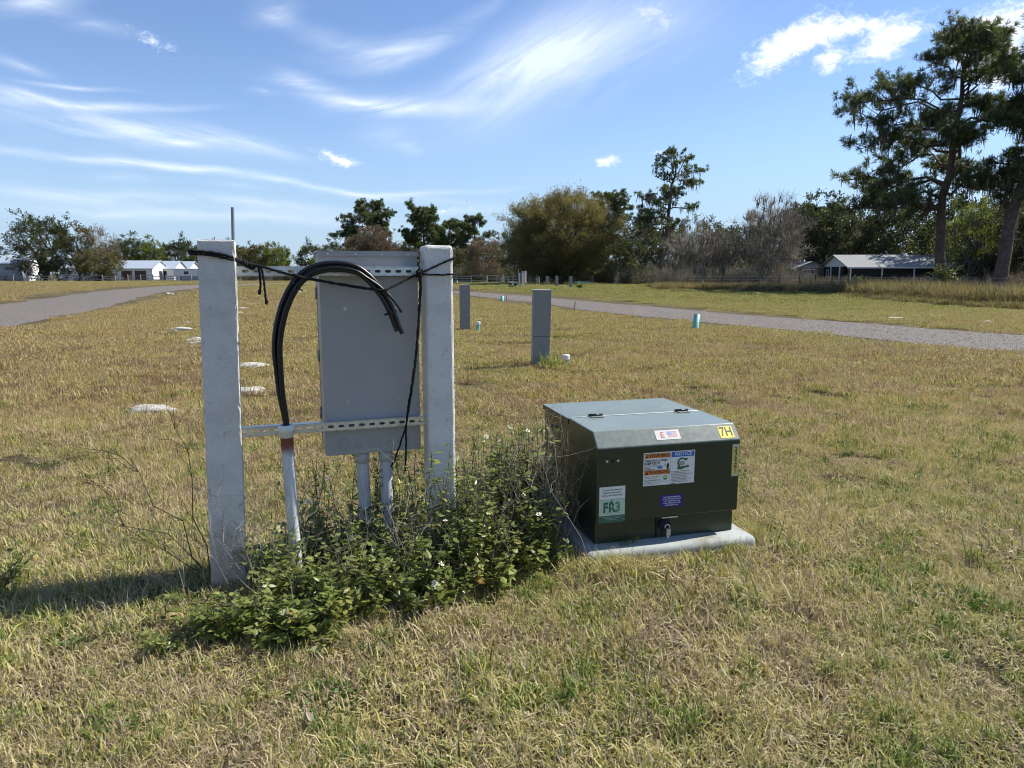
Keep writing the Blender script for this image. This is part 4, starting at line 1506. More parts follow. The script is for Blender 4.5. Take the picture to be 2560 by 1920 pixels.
# the second stand and transformer far across the field
o = box('concrete_post', (-.08, -.08, -.2), (.08, .08, 1.55), 'concrete', None, .01)
o.location = (.78, 75.6, 0)
tag(o, 'far concrete post beside the distant transformer, left of the far panel', 'post', 'posts of the far stand')
o = box('concrete_post', (-.08, -.08, -.2), (.08, .08, 1.5), 'concrete', None, .01)
o.location = (1.10, 75.2, 0)
tag(o, 'far concrete post standing in front of the distant panel', 'post', 'posts of the far stand')
t = thing('electrical_panel', 'distant grey electrical panel standing among the far row of pedestals', 'electrical panel', (1.15, 75.5, 0), R(-25))
box('enclosure', (-.18, 0, .5), (.28, .2, 1.74), 'panel_grey', t, .004)
box('rain_cap', (-.19, -.01, 1.741), (.29, .22, 1.765), 'pedestal_cap', t)
o = add('steel_pipe', tube_mesh('steel_pipe', [(.70, 75.7, -.1), (.695, 75.7, 1.0), (.68, 75.7, 1.95)], .025, 'pipe_steel', 8))
tag(o, 'thin distant pipe rising beside the far electrical panel', 'pipe')
pad((-.32, 76.0, -.05), R(8), 'pad of the distant transformer in the far row of pedestals')
tt = transformer((-.32, 76.0, -.05), R(8), 'small distant dark transformer box beside the far row of pedestals', False)


def capped_pipe(x, y, h, r, label, tilt=(0, 0), group='capped pipe stubs'):
    t = thing('pipe_stub', label, 'pipe', (x, y, 0), 0, group)
    t.rotation_euler = (tilt[0], tilt[1], .4)
    V, F = lathe([(r, -.2), (r, h - .055)], 20)
    add('pipe', npmesh('pipe', [(V, F, 0, .5)], ['pvc_teal'], True), t)
    V, F = lathe([(r, h - .085), (r * 1.14, h - .085), (r * 1.14, h - .048), (r * 1.05, h - .046)], 20)
    add('hub', npmesh('hub', [(V, F, 0, .5)], ['pvc_white'], True), t)
    V, F = lathe([(r * 1.2, h - .045), (r * 1.22, h - .012), (r * 1.15, h), (r * .4, h + .002), (.0001, h + .003)], 20)
    add('cap', npmesh('cap', [(V, F, 0, .5)], ['pvc_white'], True), t)
    return t


capped_pipe(.881, 11.70, .19, .052, 'white capped pipe stub right of the largest pedestal')
capped_pipe(-.90, 18.83, .26, .05, 'white capped teal pipe stub right of the second pedestal', (0, R(4)))


def teal_pipe(x, y, h, r, label, tilt=(0, 0), group='open teal pipe stubs'):
    V, F = lathe([(r, -.2), (r, h), (r * .9, h), (r * .88, h - .15), (.0001, h - .15)], 18)
    o = add('pipe_stub', npmesh('pipe_stub', [(V, F, 0, .5)], ['pvc_teal'], True), None, (x, y, 0), (tilt[0], tilt[1], 0))
    return tag(o, label, 'pipe', group)


teal_pipe(5.04, 19.8, .40, .083, 'teal pipe stub tilted at the edge of the gravel track', (R(-4), R(6)))
teal_pipe(-.546, 39.95, .28, .085, 'small teal pipe stub before the track, left of the largest pedestal')
teal_pipe(-7.846, 104, .5, .07, 'far teal pipe beyond the track, leftmost of three')
teal_pipe(-6.508, 99.8, .40, .06, 'far teal pipe beyond the track, left one of a close pair')
teal_pipe(-6.25, 99.8, .40, .06, 'far teal pipe beyond the track, right one of a close pair')
for k, (x_, y_) in enumerate(((5.72, 77.5), (3.95, 83.0), (3.0, 90), (2.2, 92), (1.35, 86))):
    V, F = lathe([(.07, -.1), (.075, .14), (.05, .2), (.0001, .21)], 12)
    o = add('white_pipe_stub', npmesh('white_pipe_stub', [(V, F, 0, .5)], ['pvc_white'], True), None, (x_, y_, 0))
    tag(o, 'tiny white pipe cap in the grass among the far row of pedestals', 'pipe', 'white caps by the far pedestals')
V, F = lathe([(.16, -1.1), (.16, 1.1)], 12, 'x')
o = add('teal_pipe', npmesh('teal_pipe', [(V, F, 0, .5)], ['pvc_teal'], True), None, (9.3, 96.5, .3))
tag(o, 'length of wide teal pipe lying on the grass below the big brown tree', 'pipe')

o = add('rebar_stake', tube_mesh('rebar_stake', [(2.362, 27.73, -.2), (2.425, 27.73, .46)], .014, 'rust_steel', 8))
tag(o, 'rusty leaning stake by the gravel track, right of the largest pedestal', 'stake', 'rusty stakes by the track')
o = add('rebar_stake', tube_mesh('rebar_stake', [(-.319, 40.2, -.2), (-.308, 40.2, .30)], .016, 'rust_steel', 8))
tag(o, 'small rusty stake beside the teal stub before the track', 'stake', 'rusty stakes by the track')

rng = np.random.default_rng(21)
ROCKS = [(-3.876, 7.683, .42, 'largest pale rock lying in the grass left of the left concrete post'), (-4.15, 11.31, .50, 'humped pale rock seen just right of the left concrete post'), (-3.28, 8.92, .42, 'pale rock half hidden in grass below the humped one'),
         (-8.85, 19.15, .48, 'long flat pale rock left of the left concrete post'), (-9.71, 21.7, .36, None), (-7.68, 16.8, .22, None), (-7.05, 16.06, .40, None), (-6.66, 15.23, .36, None), (-6.22, 13.95, .13, None), (-9.46, 20.4, .12, None),
         (-12.3, 34.1, .55, None), (-13.55, 36.6, .32, None), (-11.36, 30.5, .42, None), (-10.3, 27.2, .40, None), (-25.04, 53, .62, 'pale rock at the edge of the left gravel track'),
         (-33.6, 91, .5, 'far'), (-32, 91, .6, 'far'), (-45.8, 87.7, .4, 'far'), (-47.3, 99, .6, 'far'), (-47.2, 95.8, .7, 'far'), (-28.9, 87, .5, 'far'), (-17.4, 59.7, .4, 'far'), (-17.7, 62, .4, 'far'), (-28.3, 85.2, .4, 'far'),
         (8.29, 72.9, .5, 'farR'), (9.19, 70.7, .5, 'farR'), (6.27, 66.8, .5, 'farR'), (11.7, 71.6, .35, 'farR'), (12.88, 24.2, .5, 'R'), (15.1, 25.6, .5, 'R'), (14.74, 22.4, .4, 'R')]
for (x_, y_, w_, lb) in ROCKS:
    V, F = ico(3, rng, .5, .40, 3.2)
    V += rng.normal(size=V.shape) * .03
    V *= np.array([1.0, .62, 1.0])
    me = npmesh('pale_rock', [(V, F, 0, .5)], ['limestone'], True)
    flat = .55 if lb in ('R', 'farR') else 1.0
    o = add('pale_rock', me, None, (x_, y_, .02), (0, 0, rng.uniform(-.3, .3)))
    o.scale = (w_ * .55, w_ * .5, w_ * .42 * flat)
    grp = {'far': ('small pale rock near the far bend of the gravel track', 'rocks by the far bend'), 'farR': ('small pale rock in the grass right of the far pedestals', 'rocks right of the far pedestals'), 'R': ('flat pale patch of stone in the grass beyond the right track', 'stones beyond the right track'), None: ('pale rock in the row of rocks receding behind the left concrete post', 'row of pale rocks')}
    if lb in grp:
        same = [q for q in ROCKS if q[3] == lb]
        k = sorted(range(len(same)), key=lambda i: same[i][1] if lb is None else same[i][0] / same[i][1])
        n_ = [k.index(i) for i in range(len(same)) if same[i][:2] == (x_, y_)][0]
        head = ORD[n_] + (' nearest ' if lb is None else ' from the left, ')
        tag(o, head + grp[lb][0], 'rock', grp[lb][1])
    else:
        tag(o, lb, 'rock', 'pale rocks in the grass')

# ================================================================== buildings
def gable_building(t, L, Wd, eave, ridge, wall, roof, over=.4, gable=None, name='wall'):
    """local: x along the ridge (0..L), y across (0..Wd); returns nothing"""
    box('wall', (0, 0, -.2), (L, Wd, eave), wall, t)
    gm = gable or wall
    for x_ in (0.002, L - .102):
        prism('gable', [(0.01, eave + .002), (Wd - .01, eave + .002), (Wd / 2, ridge - .02)], x_, x_ + .1, gm, t)
    sl = (ridge - eave) / (Wd / 2)
    th = .09
    for s in (0, 1):
        y0 = -over if s == 0 else Wd + over
        z0 = eave - sl * over
        y1 = Wd / 2
        prof = [(y0, z0), (y1 + (.0 if s == 0 else .0), ridge + .0), (y1, ridge + th), (y0, z0 + th)]
        prism('roof', prof, -over, L + over, roof, t)


# white stable range with brown doors: three bays stepping back
sb = thing('stable_building', 'long white stable with blue grey metal roof and brown garage doors behind the left trees', 'building', (-105.5, 170, 0), 0)
gable_building(sb, 21.6, 8.0, 2.75, 4.5, 'white_paint', 'metal_roof', .35)
for k, x_ in enumerate((10.9, 14.3, 17.6)):
    if x_ > 14:
        d = box('garage_door', (x_ - .15, -.06, 0), (x_ + 2.5, -.002, 2.15), 'garage_door', sb)
        for j in range(4):
            box('door_panel', (x_ - .10, -.085, .06 + j * .52), (x_ + 2.45, -.0605, .53 + j * .52), 'garage_door', d, .008)
for x_ in (-.05, 13.9, 17.05, 20.6):
    box('pilaster', (x_, -.13, 0), (x_ + .45, -.003, 2.7), 'white_paint', sb)
for k, (x_, y_) in enumerate(((-85.2, 175.5), (-84.6, 182))):
    b2 = thing('stable_building', ('middle white gabled stable end with dark doorway' if k == 0 else 'rightmost white gabled stable end beside the low trailer'), 'building', (x_, y_, 0), 0, 'white gabled stables')
    gable_building(b2, 3.8, 7, 2.75, 4.5, 'white_paint', 'metal_roof', .35)
    box('doorway', (1.0, -.03, 0), (2.0, -.002, 2.1), 'dark_screen', b2)
# side of the first stable seen end-on
box('doorway', (21.602, 3.2, 0), (21.63, 4.6, 2.1), 'dark_screen', sb)

bb = thing('barn_building', 'pale metal-roofed barn with grey front wall at the left edge', 'building', (-116.5, 150, 0), R(4))
gable_building(bb, 15.0, 7.5, 3.6, 5.3, 'barn_grey', 'metal_roof', .4, 'white_paint')
box('end_wall', (15.003, .01, 0), (15.06, 7.49, 3.6), 'white_paint', bb)
wv_ = box('window', (11.6, -.05, 2.3), (13.6, -.003, 2.75), 'window_glass', bb)
wv_ = box('window', (8.2, -.05, 2.3), (10.2, -.003, 2.75), 'window_glass', bb)

tr = thing('white_trailer', 'low white trailer with flat roof just left of the left concrete post', 'trailer', (-74.3, 160, 0), R(2))
box('body', (0, 0, .95), (7.5, 2.6, 2.45), 'white_paint', tr, .05)
box('roof_edge', (-.1, -.1, 2.452), (7.6, 2.7, 2.62), 'white_paint', tr, .04)
box('skirt', (1.6, .05, -.05), (7.4, 2.5, .94), 'barn_grey', tr)
box('front_support', (.25, .1, -.05), (1.2, 2.4, .94), 'white_paint', tr)
for x_ in (2.2, 5.2):
    box('window', (x_, -.03, 1.35), (x_ + 1.0, -.002, 2.0), 'window_glass', tr)

# house at the right with screened porch
hs = thing('bungalow', 'grey roofed bungalow with white gable and dark screened porch behind the big pines', 'house', (49.9, 108, 0), R(-3))
HL, HW, HE, HR = 21.0, 10.5, 2.55, 4.25
box('wall', (2.0, 2.4, -.1), (HL, HW, HE), 'brick_wall', hs)
box('back_screen', (.1, 2.2, -.1), (1.99, HW - .1, HE), 'dark_screen', hs)
for x_ in (0.0, HL - .1):
    prism('gable', [(.01, HE), (HW - .01, HE), (HW / 2, HR - .03)], x_, x_ + .1, 'white_paint', hs)
sl_ = (HR - HE) / (HW / 2)
prism('roof', [(-.7, HE - .7 * sl_), (HW / 2, HR), (HW / 2, HR + .13), (-.7, HE - .7 * sl_ + .13)], -.5, HL + .5, 'shingle_roof', hs)
prism('roof', [(HW + .7, HE - .7 * sl_), (HW / 2, HR), (HW / 2, HR + .13), (HW + .7, HE - .7 * sl_ + .13)], -.5, HL + .5, 'shingle_roof', hs)
box('fascia', (-.5, -.74, HE - .7 * sl_ - .06), (HL + .5, -.702, HE - .7 * sl_ + .14), 'white_paint', hs)
for x_ in (.05, 4.6, 9.2, 13.8, 18.4):
    box('porch_post', (x_, -.45, -.1), (x_ + .16, -.29, HE - .25), 'white_paint', hs)
box('porch_screen', (.2, -.24, -.1), (HL - .2, -.21, HE - .22), 'dark_screen', hs)
box('corner_post', (-.02, .05, -.1), (.75, .3, HE), 'brick_wall', hs)
# left end: posts, screen door
for y_ in (3.4, 6.9, HW - .3):
    box('end_post', (-.02, y_, -.1), (.14, y_ + .28, HE - .02), 'white_paint', hs)
d = box('screen_door', (-.035, 7.6, 0), (-.001, 8.7, 2.1), 'dark_screen', hs)
for (a, b, c_, e_) in ((7.6, 7.7, 0, 2.1), (8.6, 8.7, 0, 2.1), (7.7, 8.6, 1.0, 1.1), (7.7, 8.6, 2.0, 2.1)):
    box('door_frame', (-.06, a, c_), (-.036, b, e_), 'white_paint', d)
box('chimney_vent', (6.5, 4.6, HR - .2), (6.8, 4.9, HR + .3), 'barn_grey', hs)

h2 = thing('brick_cottage', 'small brown gabled house with a white framed window, left of the bungalow', 'house', (45.9, 118, 0), 0)
box('wall', (0, 0, -.1), (5.0, 9, 2.35), 'brick_wall', h2)
for y_ in (-.002, 8.9):
    prism('gable', [(-.1, 2.352), (5.1, 2.352), (2.5, 3.35)], y_, y_ + .1, 'barn_grey', h2, axis='y')
prism('roof', [(-.5, 2.16), (2.5, 3.36), (2.5, 3.46), (-.5, 2.26)], -.5, 9.4, 'shingle_roof', h2, axis='y')
prism('roof', [(5.5, 2.16), (2.5, 3.36), (2.5, 3.46), (5.5, 2.26)], -.5, 9.4, 'shingle_roof', h2, axis='y')
wn = box('window', (1.25, -.05, 1.42), (3.05, -.004, 2.1), 'window_glass', h2)
for (a, b, c_, e_) in ((1.15, 1.25, 1.35, 2.2), (3.05, 3.15, 1.35, 2.2), (1.25, 3.05, 1.33, 1.42), (1.25, 3.05, 2.1, 2.2), (1.83, 1.89, 1.42, 2.1), (2.42, 2.48, 1.42, 2.1)):
    box('frame', (a, -.09, c_), (b, -.051, e_), 'white_paint', wn)


# fences
def rail_fence(p0, p1, n, label, rails=(.45, .85, 1.2), mat='weathered_wood', group=None):
    p0, p1 = np.array(p0, float), np.array(p1, float)
    ang = math.atan2(p1[1] - p0[1], p1[0] - p0[0])
    L = np.linalg.norm(p1 - p0)
    t = thing('rail_fence', label, 'fence', (p0[0], p0[1], 0), ang, group)
    rr = random.Random(n)
    for k in range(n + 1):
        x_ = L * k / n
        box('post', (x_ - .07, -.07, -.1), (x_ + .07, .07, 1.3 + rr.uniform(-.06, .06)), mat, t)
    for k in range(n):
        for z_ in rails:
            box('rail', (L * k / n + .02, -.1, z_ - .06), (L * (k + 1) / n - .02, -.072, z_ + .06), mat, t, rot=(0, rr.uniform(-.008, .008), 0)) if rr.random() > .08 else None
    return t


rail_fence((-93, 143), (-63, 143), 12, 'weathered wooden rail fence in front of the white stables', (.5, 1.0))
rail_fence((-110, 143), (-93.2, 143), 7, 'wooden rail fence under the left trees, in front of the barn', (.5, 1.0))
rail_fence((-16, 118), (3.5, 106), 8, 'wooden rail fence behind the far pedestals', (.35, .75, 1.15))
rail_fence((3.6, 104), (11, 99), 3, 'short stretch of rail fence under the big brown tree', (.6, 1.15))


def wire_fence():
    pts = [(18.5, 76.5), (20.6, 74.7), (23.0, 72.6), (25.8, 70.1), (27.2, 68.9), (29.5, 63), (31, 57), (32.5, 51), (33.5, 45), (34.5, 39), (35.5, 33)]
    P = resample(pts, 26)
    t = thing('wire_fence', 'wire field fence on thin dark posts along the scrub at the right', 'fence')
    rr = random.Random(3)
    for k, (x_, y_) in enumerate(P):
        h_ = 1.3 + rr.uniform(-.1, .12)
        add('post', tube_mesh('post', [(x_, y_, -.1), (x_ + rr.uniform(-.04, .04), y_, h_)], .05, 'twig_dark', 7), t)
    for z_ in (.3, .6, .9, 1.2):
        Q = np.array([(x_, y_, z_ + .015 * math.sin(k * 2.1)) for k, (x_, y_) in enumerate(P)])
        add('wire', tube_mesh('wire', Q, .006, 'galvanised', 4, cap=False), t)


wire_fence()
for k, (x_, y_, z_, s_) in enumerate(((3.93, 60, 13.65, .25), (-5.5, 90, 10.2, .22), (0.05, 80, 8.95, .28))):
    V = np.array([(0, -.5, 0), (.12, 0, .02), (0, .4, 0), (-.12, 0, .02), (1.0, -.25, .35), (.9, .05, .3), (-1.0, -.25, .3), (-.9, .05, .26), (0, 0, -.1)])
    F = np.array([(1, 4, 5), (3, 7, 6), (0, 1, 8), (1, 2, 8), (2, 3, 8), (3, 0, 8), (0, 3, 1), (1, 3, 2)])
    o = add('bird', npmesh('bird', [(V * s_, F, 0, .5)], ['bird_dark']), None, (x_, y_, z_), (.3, .5 * k, k))
    tag(o, ('tiny dark bird high in the blue sky above the right field', 'tiny dark bird in the sky left of the big brown tree', 'tiny dark bird low in the sky just left of the round brown tree')[k], 'bird', 'birds in the sky')
#PART4
# ================================================================== trees
def unit(v):
    return v / (np.linalg.norm(v, axis=-1, keepdims=True) + 1e-9)


def wander(p0, p1, K, amp, rng, sag=0.0):
    t = np.linspace(0, 1, K)[:, None]
    P = np.asarray(p0) * (1 - t) + np.asarray(p1) * t
    L = np.linalg.norm(np.asarray(p1) - np.asarray(p0))
    w = rng.normal(size=(K, 3)) * amp * L
    w[0] = 0
    w[-1] *= .3
    P = P + w
    P[:, 2] += sag * L * np.sin(np.pi * t[:, 0])
    return P


def moss_strips(P, rng, lmin, lmax, wid):
    """drooping tapered strands hanging from points P"""
    N = len(P)
    L = rng.uniform(lmin, lmax, N) * rng.uniform(.4, 1, N)
    a = rng.uniform(0, np.pi, N)
    s = np.stack([np.cos(a), np.sin(a), np.zeros(N)], 1) * (wid * rng.uniform(.5, 1.2, N))[:, None]
    sway = np.stack([rng.normal(0, .08, N), rng.normal(0, .08, N), np.zeros(N)], 1) * L[:, None]
    dn = np.array([0, 0, -1.0])
    p1 = P + dn * (L * .4)[:, None] + sway * .5
    p2 = P + dn * (L * .75)[:, None] + sway
    p3 = P + dn * L[:, None] + sway * 1.4
    V = np.stack([P - s * .6, P + s * .6, p1 + s, p1 - s, p2 + s * .6, p2 - s * .6, p3], 1).reshape(-1, 3)
    k = np.arange(N)[:, None] * 7
    Fq = np.concatenate([k + np.array([[0, 1, 2, 3]]), k + np.array([[3, 2, 4, 5]])])
    Ft = k + np.array([[5, 4, 6]])
    rn = np.repeat(rng.uniform(0, 1, N), 7)
    return [(V, Fq, 0, rn), (V, Ft, 0, rn)]


def needle_tufts(C, D, rng, n, size, wid):
    """bottle-brush tufts: n thin blades from each centre, mostly along D"""
    N = len(C)
    c = np.repeat(C, n, 0)
    d = np.repeat(D, n, 0) * .65 + rng.normal(size=(N * n, 3)) * .75
    d[:, 2] += .12
    d = unit(d)
    b = unit(np.cross(d, rng.normal(size=(N * n, 3))))
    L = (size * rng.uniform(.6, 1.15, N * n))[:, None]
    w = wid
    V = np.stack([c - b * w * .5, c + b * w * .5, c + d * L * .6 + b * w, c + d * L + b * w * .1 - np.array([0, 0, .15]) * L * .4, c + d * L * .6 - b * w], 1).reshape(-1, 3)
    k = np.arange(N * n)[:, None] * 5
    F1 = k + np.array([[0, 1, 2, 4]])
    F2 = k + np.array([[4, 2, 3]])
    tone = np.repeat(rng.uniform(0, 1, N), n) * .6 + rng.uniform(0, .4, N * n)
    rn = np.repeat(tone, 5)
    return [(V, F1, 0, rn), (V, F2, 0, rn)]


def pine_tree(name, base, top, crown_bot, prof, r0, nb, label, seed, mossy=0.0, tuft=(.42, .05, 16), group=None, droop=0.0, per=7, stubs=6, dens=1.0):
    """tall pine; prof(t) -> reach of the branches at relative height t in the crown, per side (left,right)"""
    rng = np.random.default_rng(seed)
    H = top[2]
    t = thing(name, label, 'tree', base, 0, group)
    lean = np.array([top[0] - base[0], top[1] - base[1], 0.0])
    K = 14
    s = np.linspace(0, 1, K)
    tr_ = np.stack([lean[0] * s ** 1.2, lean[1] * s ** 1.2, H * s], 1)
    tr_[1:-1, :2] += rng.normal(size=(K - 2, 2)) * .10 * H / 18
    tr_[0, 2] = -.3
    rad = r0 * (1 - s) ** .75 + .03
    rad[0] *= 1.35
    rad[1] *= 1.05
    V, F = tube_batch(tr_[None], rad[None], 12)
    wood = [(V, F, 0, .5)]
    tc, td, hang = [], [], []
    def trunk_at(z):
        i = np.interp(z, tr_[:, 2], np.arange(K))
        a = int(min(K - 2, math.floor(i)))
        return tr_[a] * (1 - (i - a)) + tr_[a + 1] * (i - a)
    z0 = crown_bot
    P1, R1, P2, R2 = [], [], [], []
    for k in range(nb):
        q = (k + rng.uniform(0, 1)) / nb
        zz = z0 + (H - z0) * q ** .9
        az_ = rng.uniform(0, 2 * np.pi)
        lr = prof(q, math.cos(az_)) * rng.uniform(.55, 1.1)
        if lr < .3:
            continue
        up_ = rng.uniform(-.08, .28) + .55 * q ** 2 - droop * (1 - q)
        d = np.array([math.cos(az_), math.sin(az_), up_])
        a0 = trunk_at(zz)
        end = a0 + unit(d) * lr
        B = wander(a0, end, 6, .06, rng, .05)
        P1.append(B)
        br = r0 * (.30 - .16 * q) * min(1.2, lr / 3 + .3)
        R1.append(br * np.linspace(1, .25, 6))
        m = max(4, int(per * (.6 + lr / 4)))
        for j in range(m):
            f = .3 + .7 * (j + rng.uniform(0, 1)) / m
            i = f * 5
            ia = int(min(4, math.floor(i)))
            p = B[ia] * (1 - (i - ia)) + B[ia + 1] * (i - ia)
            sd = unit(d) * .5 + rng.normal(size=3) * .65
            sd[2] = abs(sd[2]) * .5 + rng.uniform(-.15, .25)
            sl = lr * rng.uniform(.16, .36) * (1.15 - .4 * f) + .25
            e = p + unit(sd) * sl
            S_ = wander(p, e, 4, .08, rng)
            P2.append(S_)
            R2.append(br * .32 * np.linspace(1, .35, 4))
            nt = max(2, int((2 + sl * 3.0) * dens))
            for _ in range(nt):
                g_ = rng.uniform(.45, 1.05)
                c = S_[0] * (1 - g_) + S_[3] * g_ + rng.normal(size=3) * .2
                tc.append(c)
                td.append(unit(sd) + np.array([0, 0, .35]))
            if rng.uniform() < mossy * (1.15 - q):
                for _ in range(3):
                    hang.append(S_[rng.integers(1, 4)] + rng.normal(size=3) * .08)
        for _ in range(int(3 * dens)):
            tc.append(B[-1] + rng.normal(size=3) * .15)
            td.append(unit(d))
        if rng.uniform() < mossy:
            for f in rng.uniform(.3, 1, 4):
                hang.append(B[int(f * 5)] + rng.normal(size=3) * .06)
    for k in range(stubs):
        zz = rng.uniform(z0 * .55, z0)
        a_ = rng.uniform(0, 6.28)
        p = trunk_at(zz)
        P1.append(wander(p, p + np.array([math.cos(a_), math.sin(a_), rng.uniform(-.3, .3)]) * rng.uniform(.5, 1.8), 6, .1, rng))
        R1.append(r0 * .12 * np.linspace(1, .3, 6))
    V, F = tube_batch(np.array(P1), np.array(R1), 5)
    wood.append((V, F, 0, .5))
    V, F = tube_batch(np.array(P2), np.array(R2), 3)
    wood.append((V, F, 0, .5))
    add('trunk', npmesh('trunk', wood, ['bark_pine'], True), t)
    ch = needle_tufts(np.array(tc), np.array(td), rng, tuft[2], tuft[0], tuft[1])
    add('crown', npmesh('crown', ch, ['pine_needles']), t)
    if hang:
        Q = np.repeat(np.array(hang), 3, 0) + rng.normal(size=(len(hang) * 3, 3)) * .1
        add('moss', npmesh('moss', moss_strips(Q, rng, .5, 1.7, .055), ['moss']), t)
    return t


def crown_tree(name, base, H, rx, ry, cz, rz, r0, label, seed, leafmat, leaf=(.16, 14), clusters=130, twigs=6, twig_len=.9, bark='bark_oak', upward=.35, lean=(0, 0), moss=0, moss_len=(.5, 1.6), group=None, hollow=.45, limbs=9, flatbottom=-.8, wood_twigs=True, cluster_r=.75, lumpy=1.0, hole=.25, mat_leaf_aspect=.5, parent_cat='tree'):
    """spreading tree: trunk, limbs to the crown, leaf clusters spread through an ellipsoid with gaps"""
    rng = np.random.default_rng(seed)
    t = thing(name, label, parent_cat, base, 0, group)
    c0 = np.array([lean[0], lean[1], cz])
    fork = np.array([lean[0] * .35, lean[1] * .35, max(.4, (cz - rz) * .8 + .3)])
    trunk = wander((0, 0, -.3), fork, 6, .03, rng)
    V, F = tube_batch(trunk[None], (r0 * np.array([1.35, 1.05, .95, .9, .85, .8]))[None], 10)
    wood = [(V, F, 0, .5)]
    Ls, LR = [], []
    for k in range(limbs):
        a = 2 * np.pi * (k + rng.uniform(-.3, .3)) / limbs
        rr = rng.uniform(.35, .75)
        e = c0 + np.array([rx * rr * math.cos(a), ry * rr * math.sin(a), rz * rng.uniform(-.35, .75)])
        Ls.append(wander(fork, e, 8, .06, rng, .06))
        LR.append(r0 * .55 * np.linspace(1, .22, 8))
    e = c0 + np.array([rng.normal() * .3, rng.normal() * .3, rz * .85])
    Ls.append(wander(fork, e, 8, .05, rng))
    LR.append(r0 * .65 * np.linspace(1, .2, 8))
    Ls = np.array(Ls)
    V, F = tube_batch(Ls, np.array(LR), 6)
    wood.append((V, F, 0, .5))
    node = Ls[:, 2:].reshape(-1, 3)
    # cluster centres, with whole lumps left out so the sky shows through
    d = unit(rng.normal(size=(clusters * 3, 3)))
    rr = hollow + (1 - hollow) * rng.uniform(0, 1, clusters * 3) ** .6
    lump = 1 + lumpy * .20 * np.sin(d[:, 0] * 5 + seed) * np.cos(d[:, 2] * 4 + seed * 1.7) + lumpy * .14 * np.sin(d[:, 1] * 7 + d[:, 2] * 5 + seed)
    C = c0 + d * np.array([rx, ry, rz]) * (rr * lump)[:, None]
    ok = (d[:, 2] > flatbottom)
    hv = np.sin(C[:, 0] * 1.3 + seed) + np.sin(C[:, 1] * 1.1 + 2 * seed) + np.sin(C[:, 2] * 1.7 + .5 * seed)
    ok &= hv > np.quantile(hv, hole)
    C = C[ok][:clusters]
    dist = np.linalg.norm(C[:, None] - node[None], axis=2)
    nr = node[dist.argmin(1)]
    K = 5
    tt_ = np.linspace(0, 1, K)[None, :, None]
    B = nr[:, None] * (1 - tt_) + C[:, None] * tt_
    w = rng.normal(size=B.shape) * .07 * np.linalg.norm(C - nr, axis=1)[:, None, None]
    w[:, 0] = 0
    B += w
    V, F = tube_batch(B, np.full((len(B), 1), r0 * .12) * np.linspace(1, .3, K)[None], 4)
    wood.append((V, F, 0, .5))
    # twigs
    T = len(C) * twigs
    f = rng.uniform(.55, 1.0, T)
    bi = np.repeat(np.arange(len(C)), twigs)
    st = B[bi, 3] * (1 - f)[:, None] + B[bi, 4] * f[:, None]
    outd = unit(C - c0)[bi]
    td = unit(outd * .7 + rng.normal(size=(T, 3)) * .6 + np.array([0, 0, upward]))
    tl = twig_len * rng.uniform(.5, 1.2, T)
    en = st + td * tl[:, None]
    mid = (st + en) / 2 + rng.normal(size=(T, 3)) * .08 * tl[:, None]
    if wood_twigs:
        V, F = tube_batch(np.stack([st, mid, en], 1), np.full((T, 1), max(.009, r0 * .042) * (1.5 if not leafmat else 1)) * np.array([[1, .7, .3]]), 3)
        wood.append((V, F, 0, .5))
    add('trunk', npmesh('trunk', wood, [bark], True), t)
    if leafmat:
        n = leaf[1]
        g_ = rng.uniform(.1, 1.05, T * n)
        ti = np.repeat(np.arange(T), n)
        LC = st[ti] * (1 - g_)[:, None] + en[ti] * g_[:, None] + rng.normal(size=(T * n, 3)) * cluster_r * .22
        V, F = leaf_quads(LC, rng, leaf[0], mat_leaf_aspect, .1, dirs=td[ti] * .8)
        tone = np.clip(np.repeat(rng.uniform(0, 1, len(C)), twigs * n) * .55 + rng.uniform(0, .45, T * n), 0, 1)
        add('crown', npmesh('crown', [(V, F, 0, np.repeat(tone, 4))], [leafmat]), t)
    if moss:
        pick = rng.integers(0, T, moss)
        Q = mid[pick] + rng.normal(size=(moss, 3)) * .1
        add('moss', npmesh('moss', moss_strips(Q, rng, moss_len[0], moss_len[1], .06), ['moss']), t)
    return t


# --- the tall pines at the right
def prof1(q, c):
    w = 1.0 if c > 0 else 1.45
    return w * (3.4 + 2.4 * math.sin(math.pi * min(1, q * 1.05 + .12)) - 3.4 * max(0, q - .72) / .28 + .9 * math.sin(q * 17))


def prof2(q, c):
    w = 1.1 if c > 0 else .55
    return w * (3.0 + 2.2 * math.sin(math.pi * q) - 2.6 * max(0, q - .75) / .25 + 1.0 * math.sin(q * 15 + 1))


pine_tree('pine_tree', (34.9, 60, 0), (35.9, 60, 20.3), 6.2, prof1, .40, 46, 'tallest dark pine hung with moss, standing before the bungalow', 3, .32, (.50, .017, 24), 'tall pines at the right edge', .10, 8, 8, 1.15)
pine_tree('pine_tree', (36.9, 55, 0), (39.9, 55, 20.8), 6.5, prof2, .46, 46, 'leaning pine with thick trunk cut by the right edge of the picture', 8, .4, (.50, .017, 24), 'tall pines at the right edge', .12, 8, 9, 1.1)


def prof3(q, c):
    if q < .22:
        return 5.0 if c < 0 else 3.8
    if q < .48:
        return 4.3 if c < 0 else 4.0
    if q < .60:
        return 1.6 if c < 0 else 5.4
    if q < .76:
        return 2.6 if c < 0 else 5.0
    return 3.0 - 1.6 * max(0, q - .85) / .15


pine_tree('pine_tree', (20.3, 100, 0), (22.2, 100, 17.3), 5.2, prof3, .36, 34, 'single tall ragged pine with grey moss rising above the bare grey scrub', 14, .55, (.46, .03, 20), None, .10, 6, 8, .7)


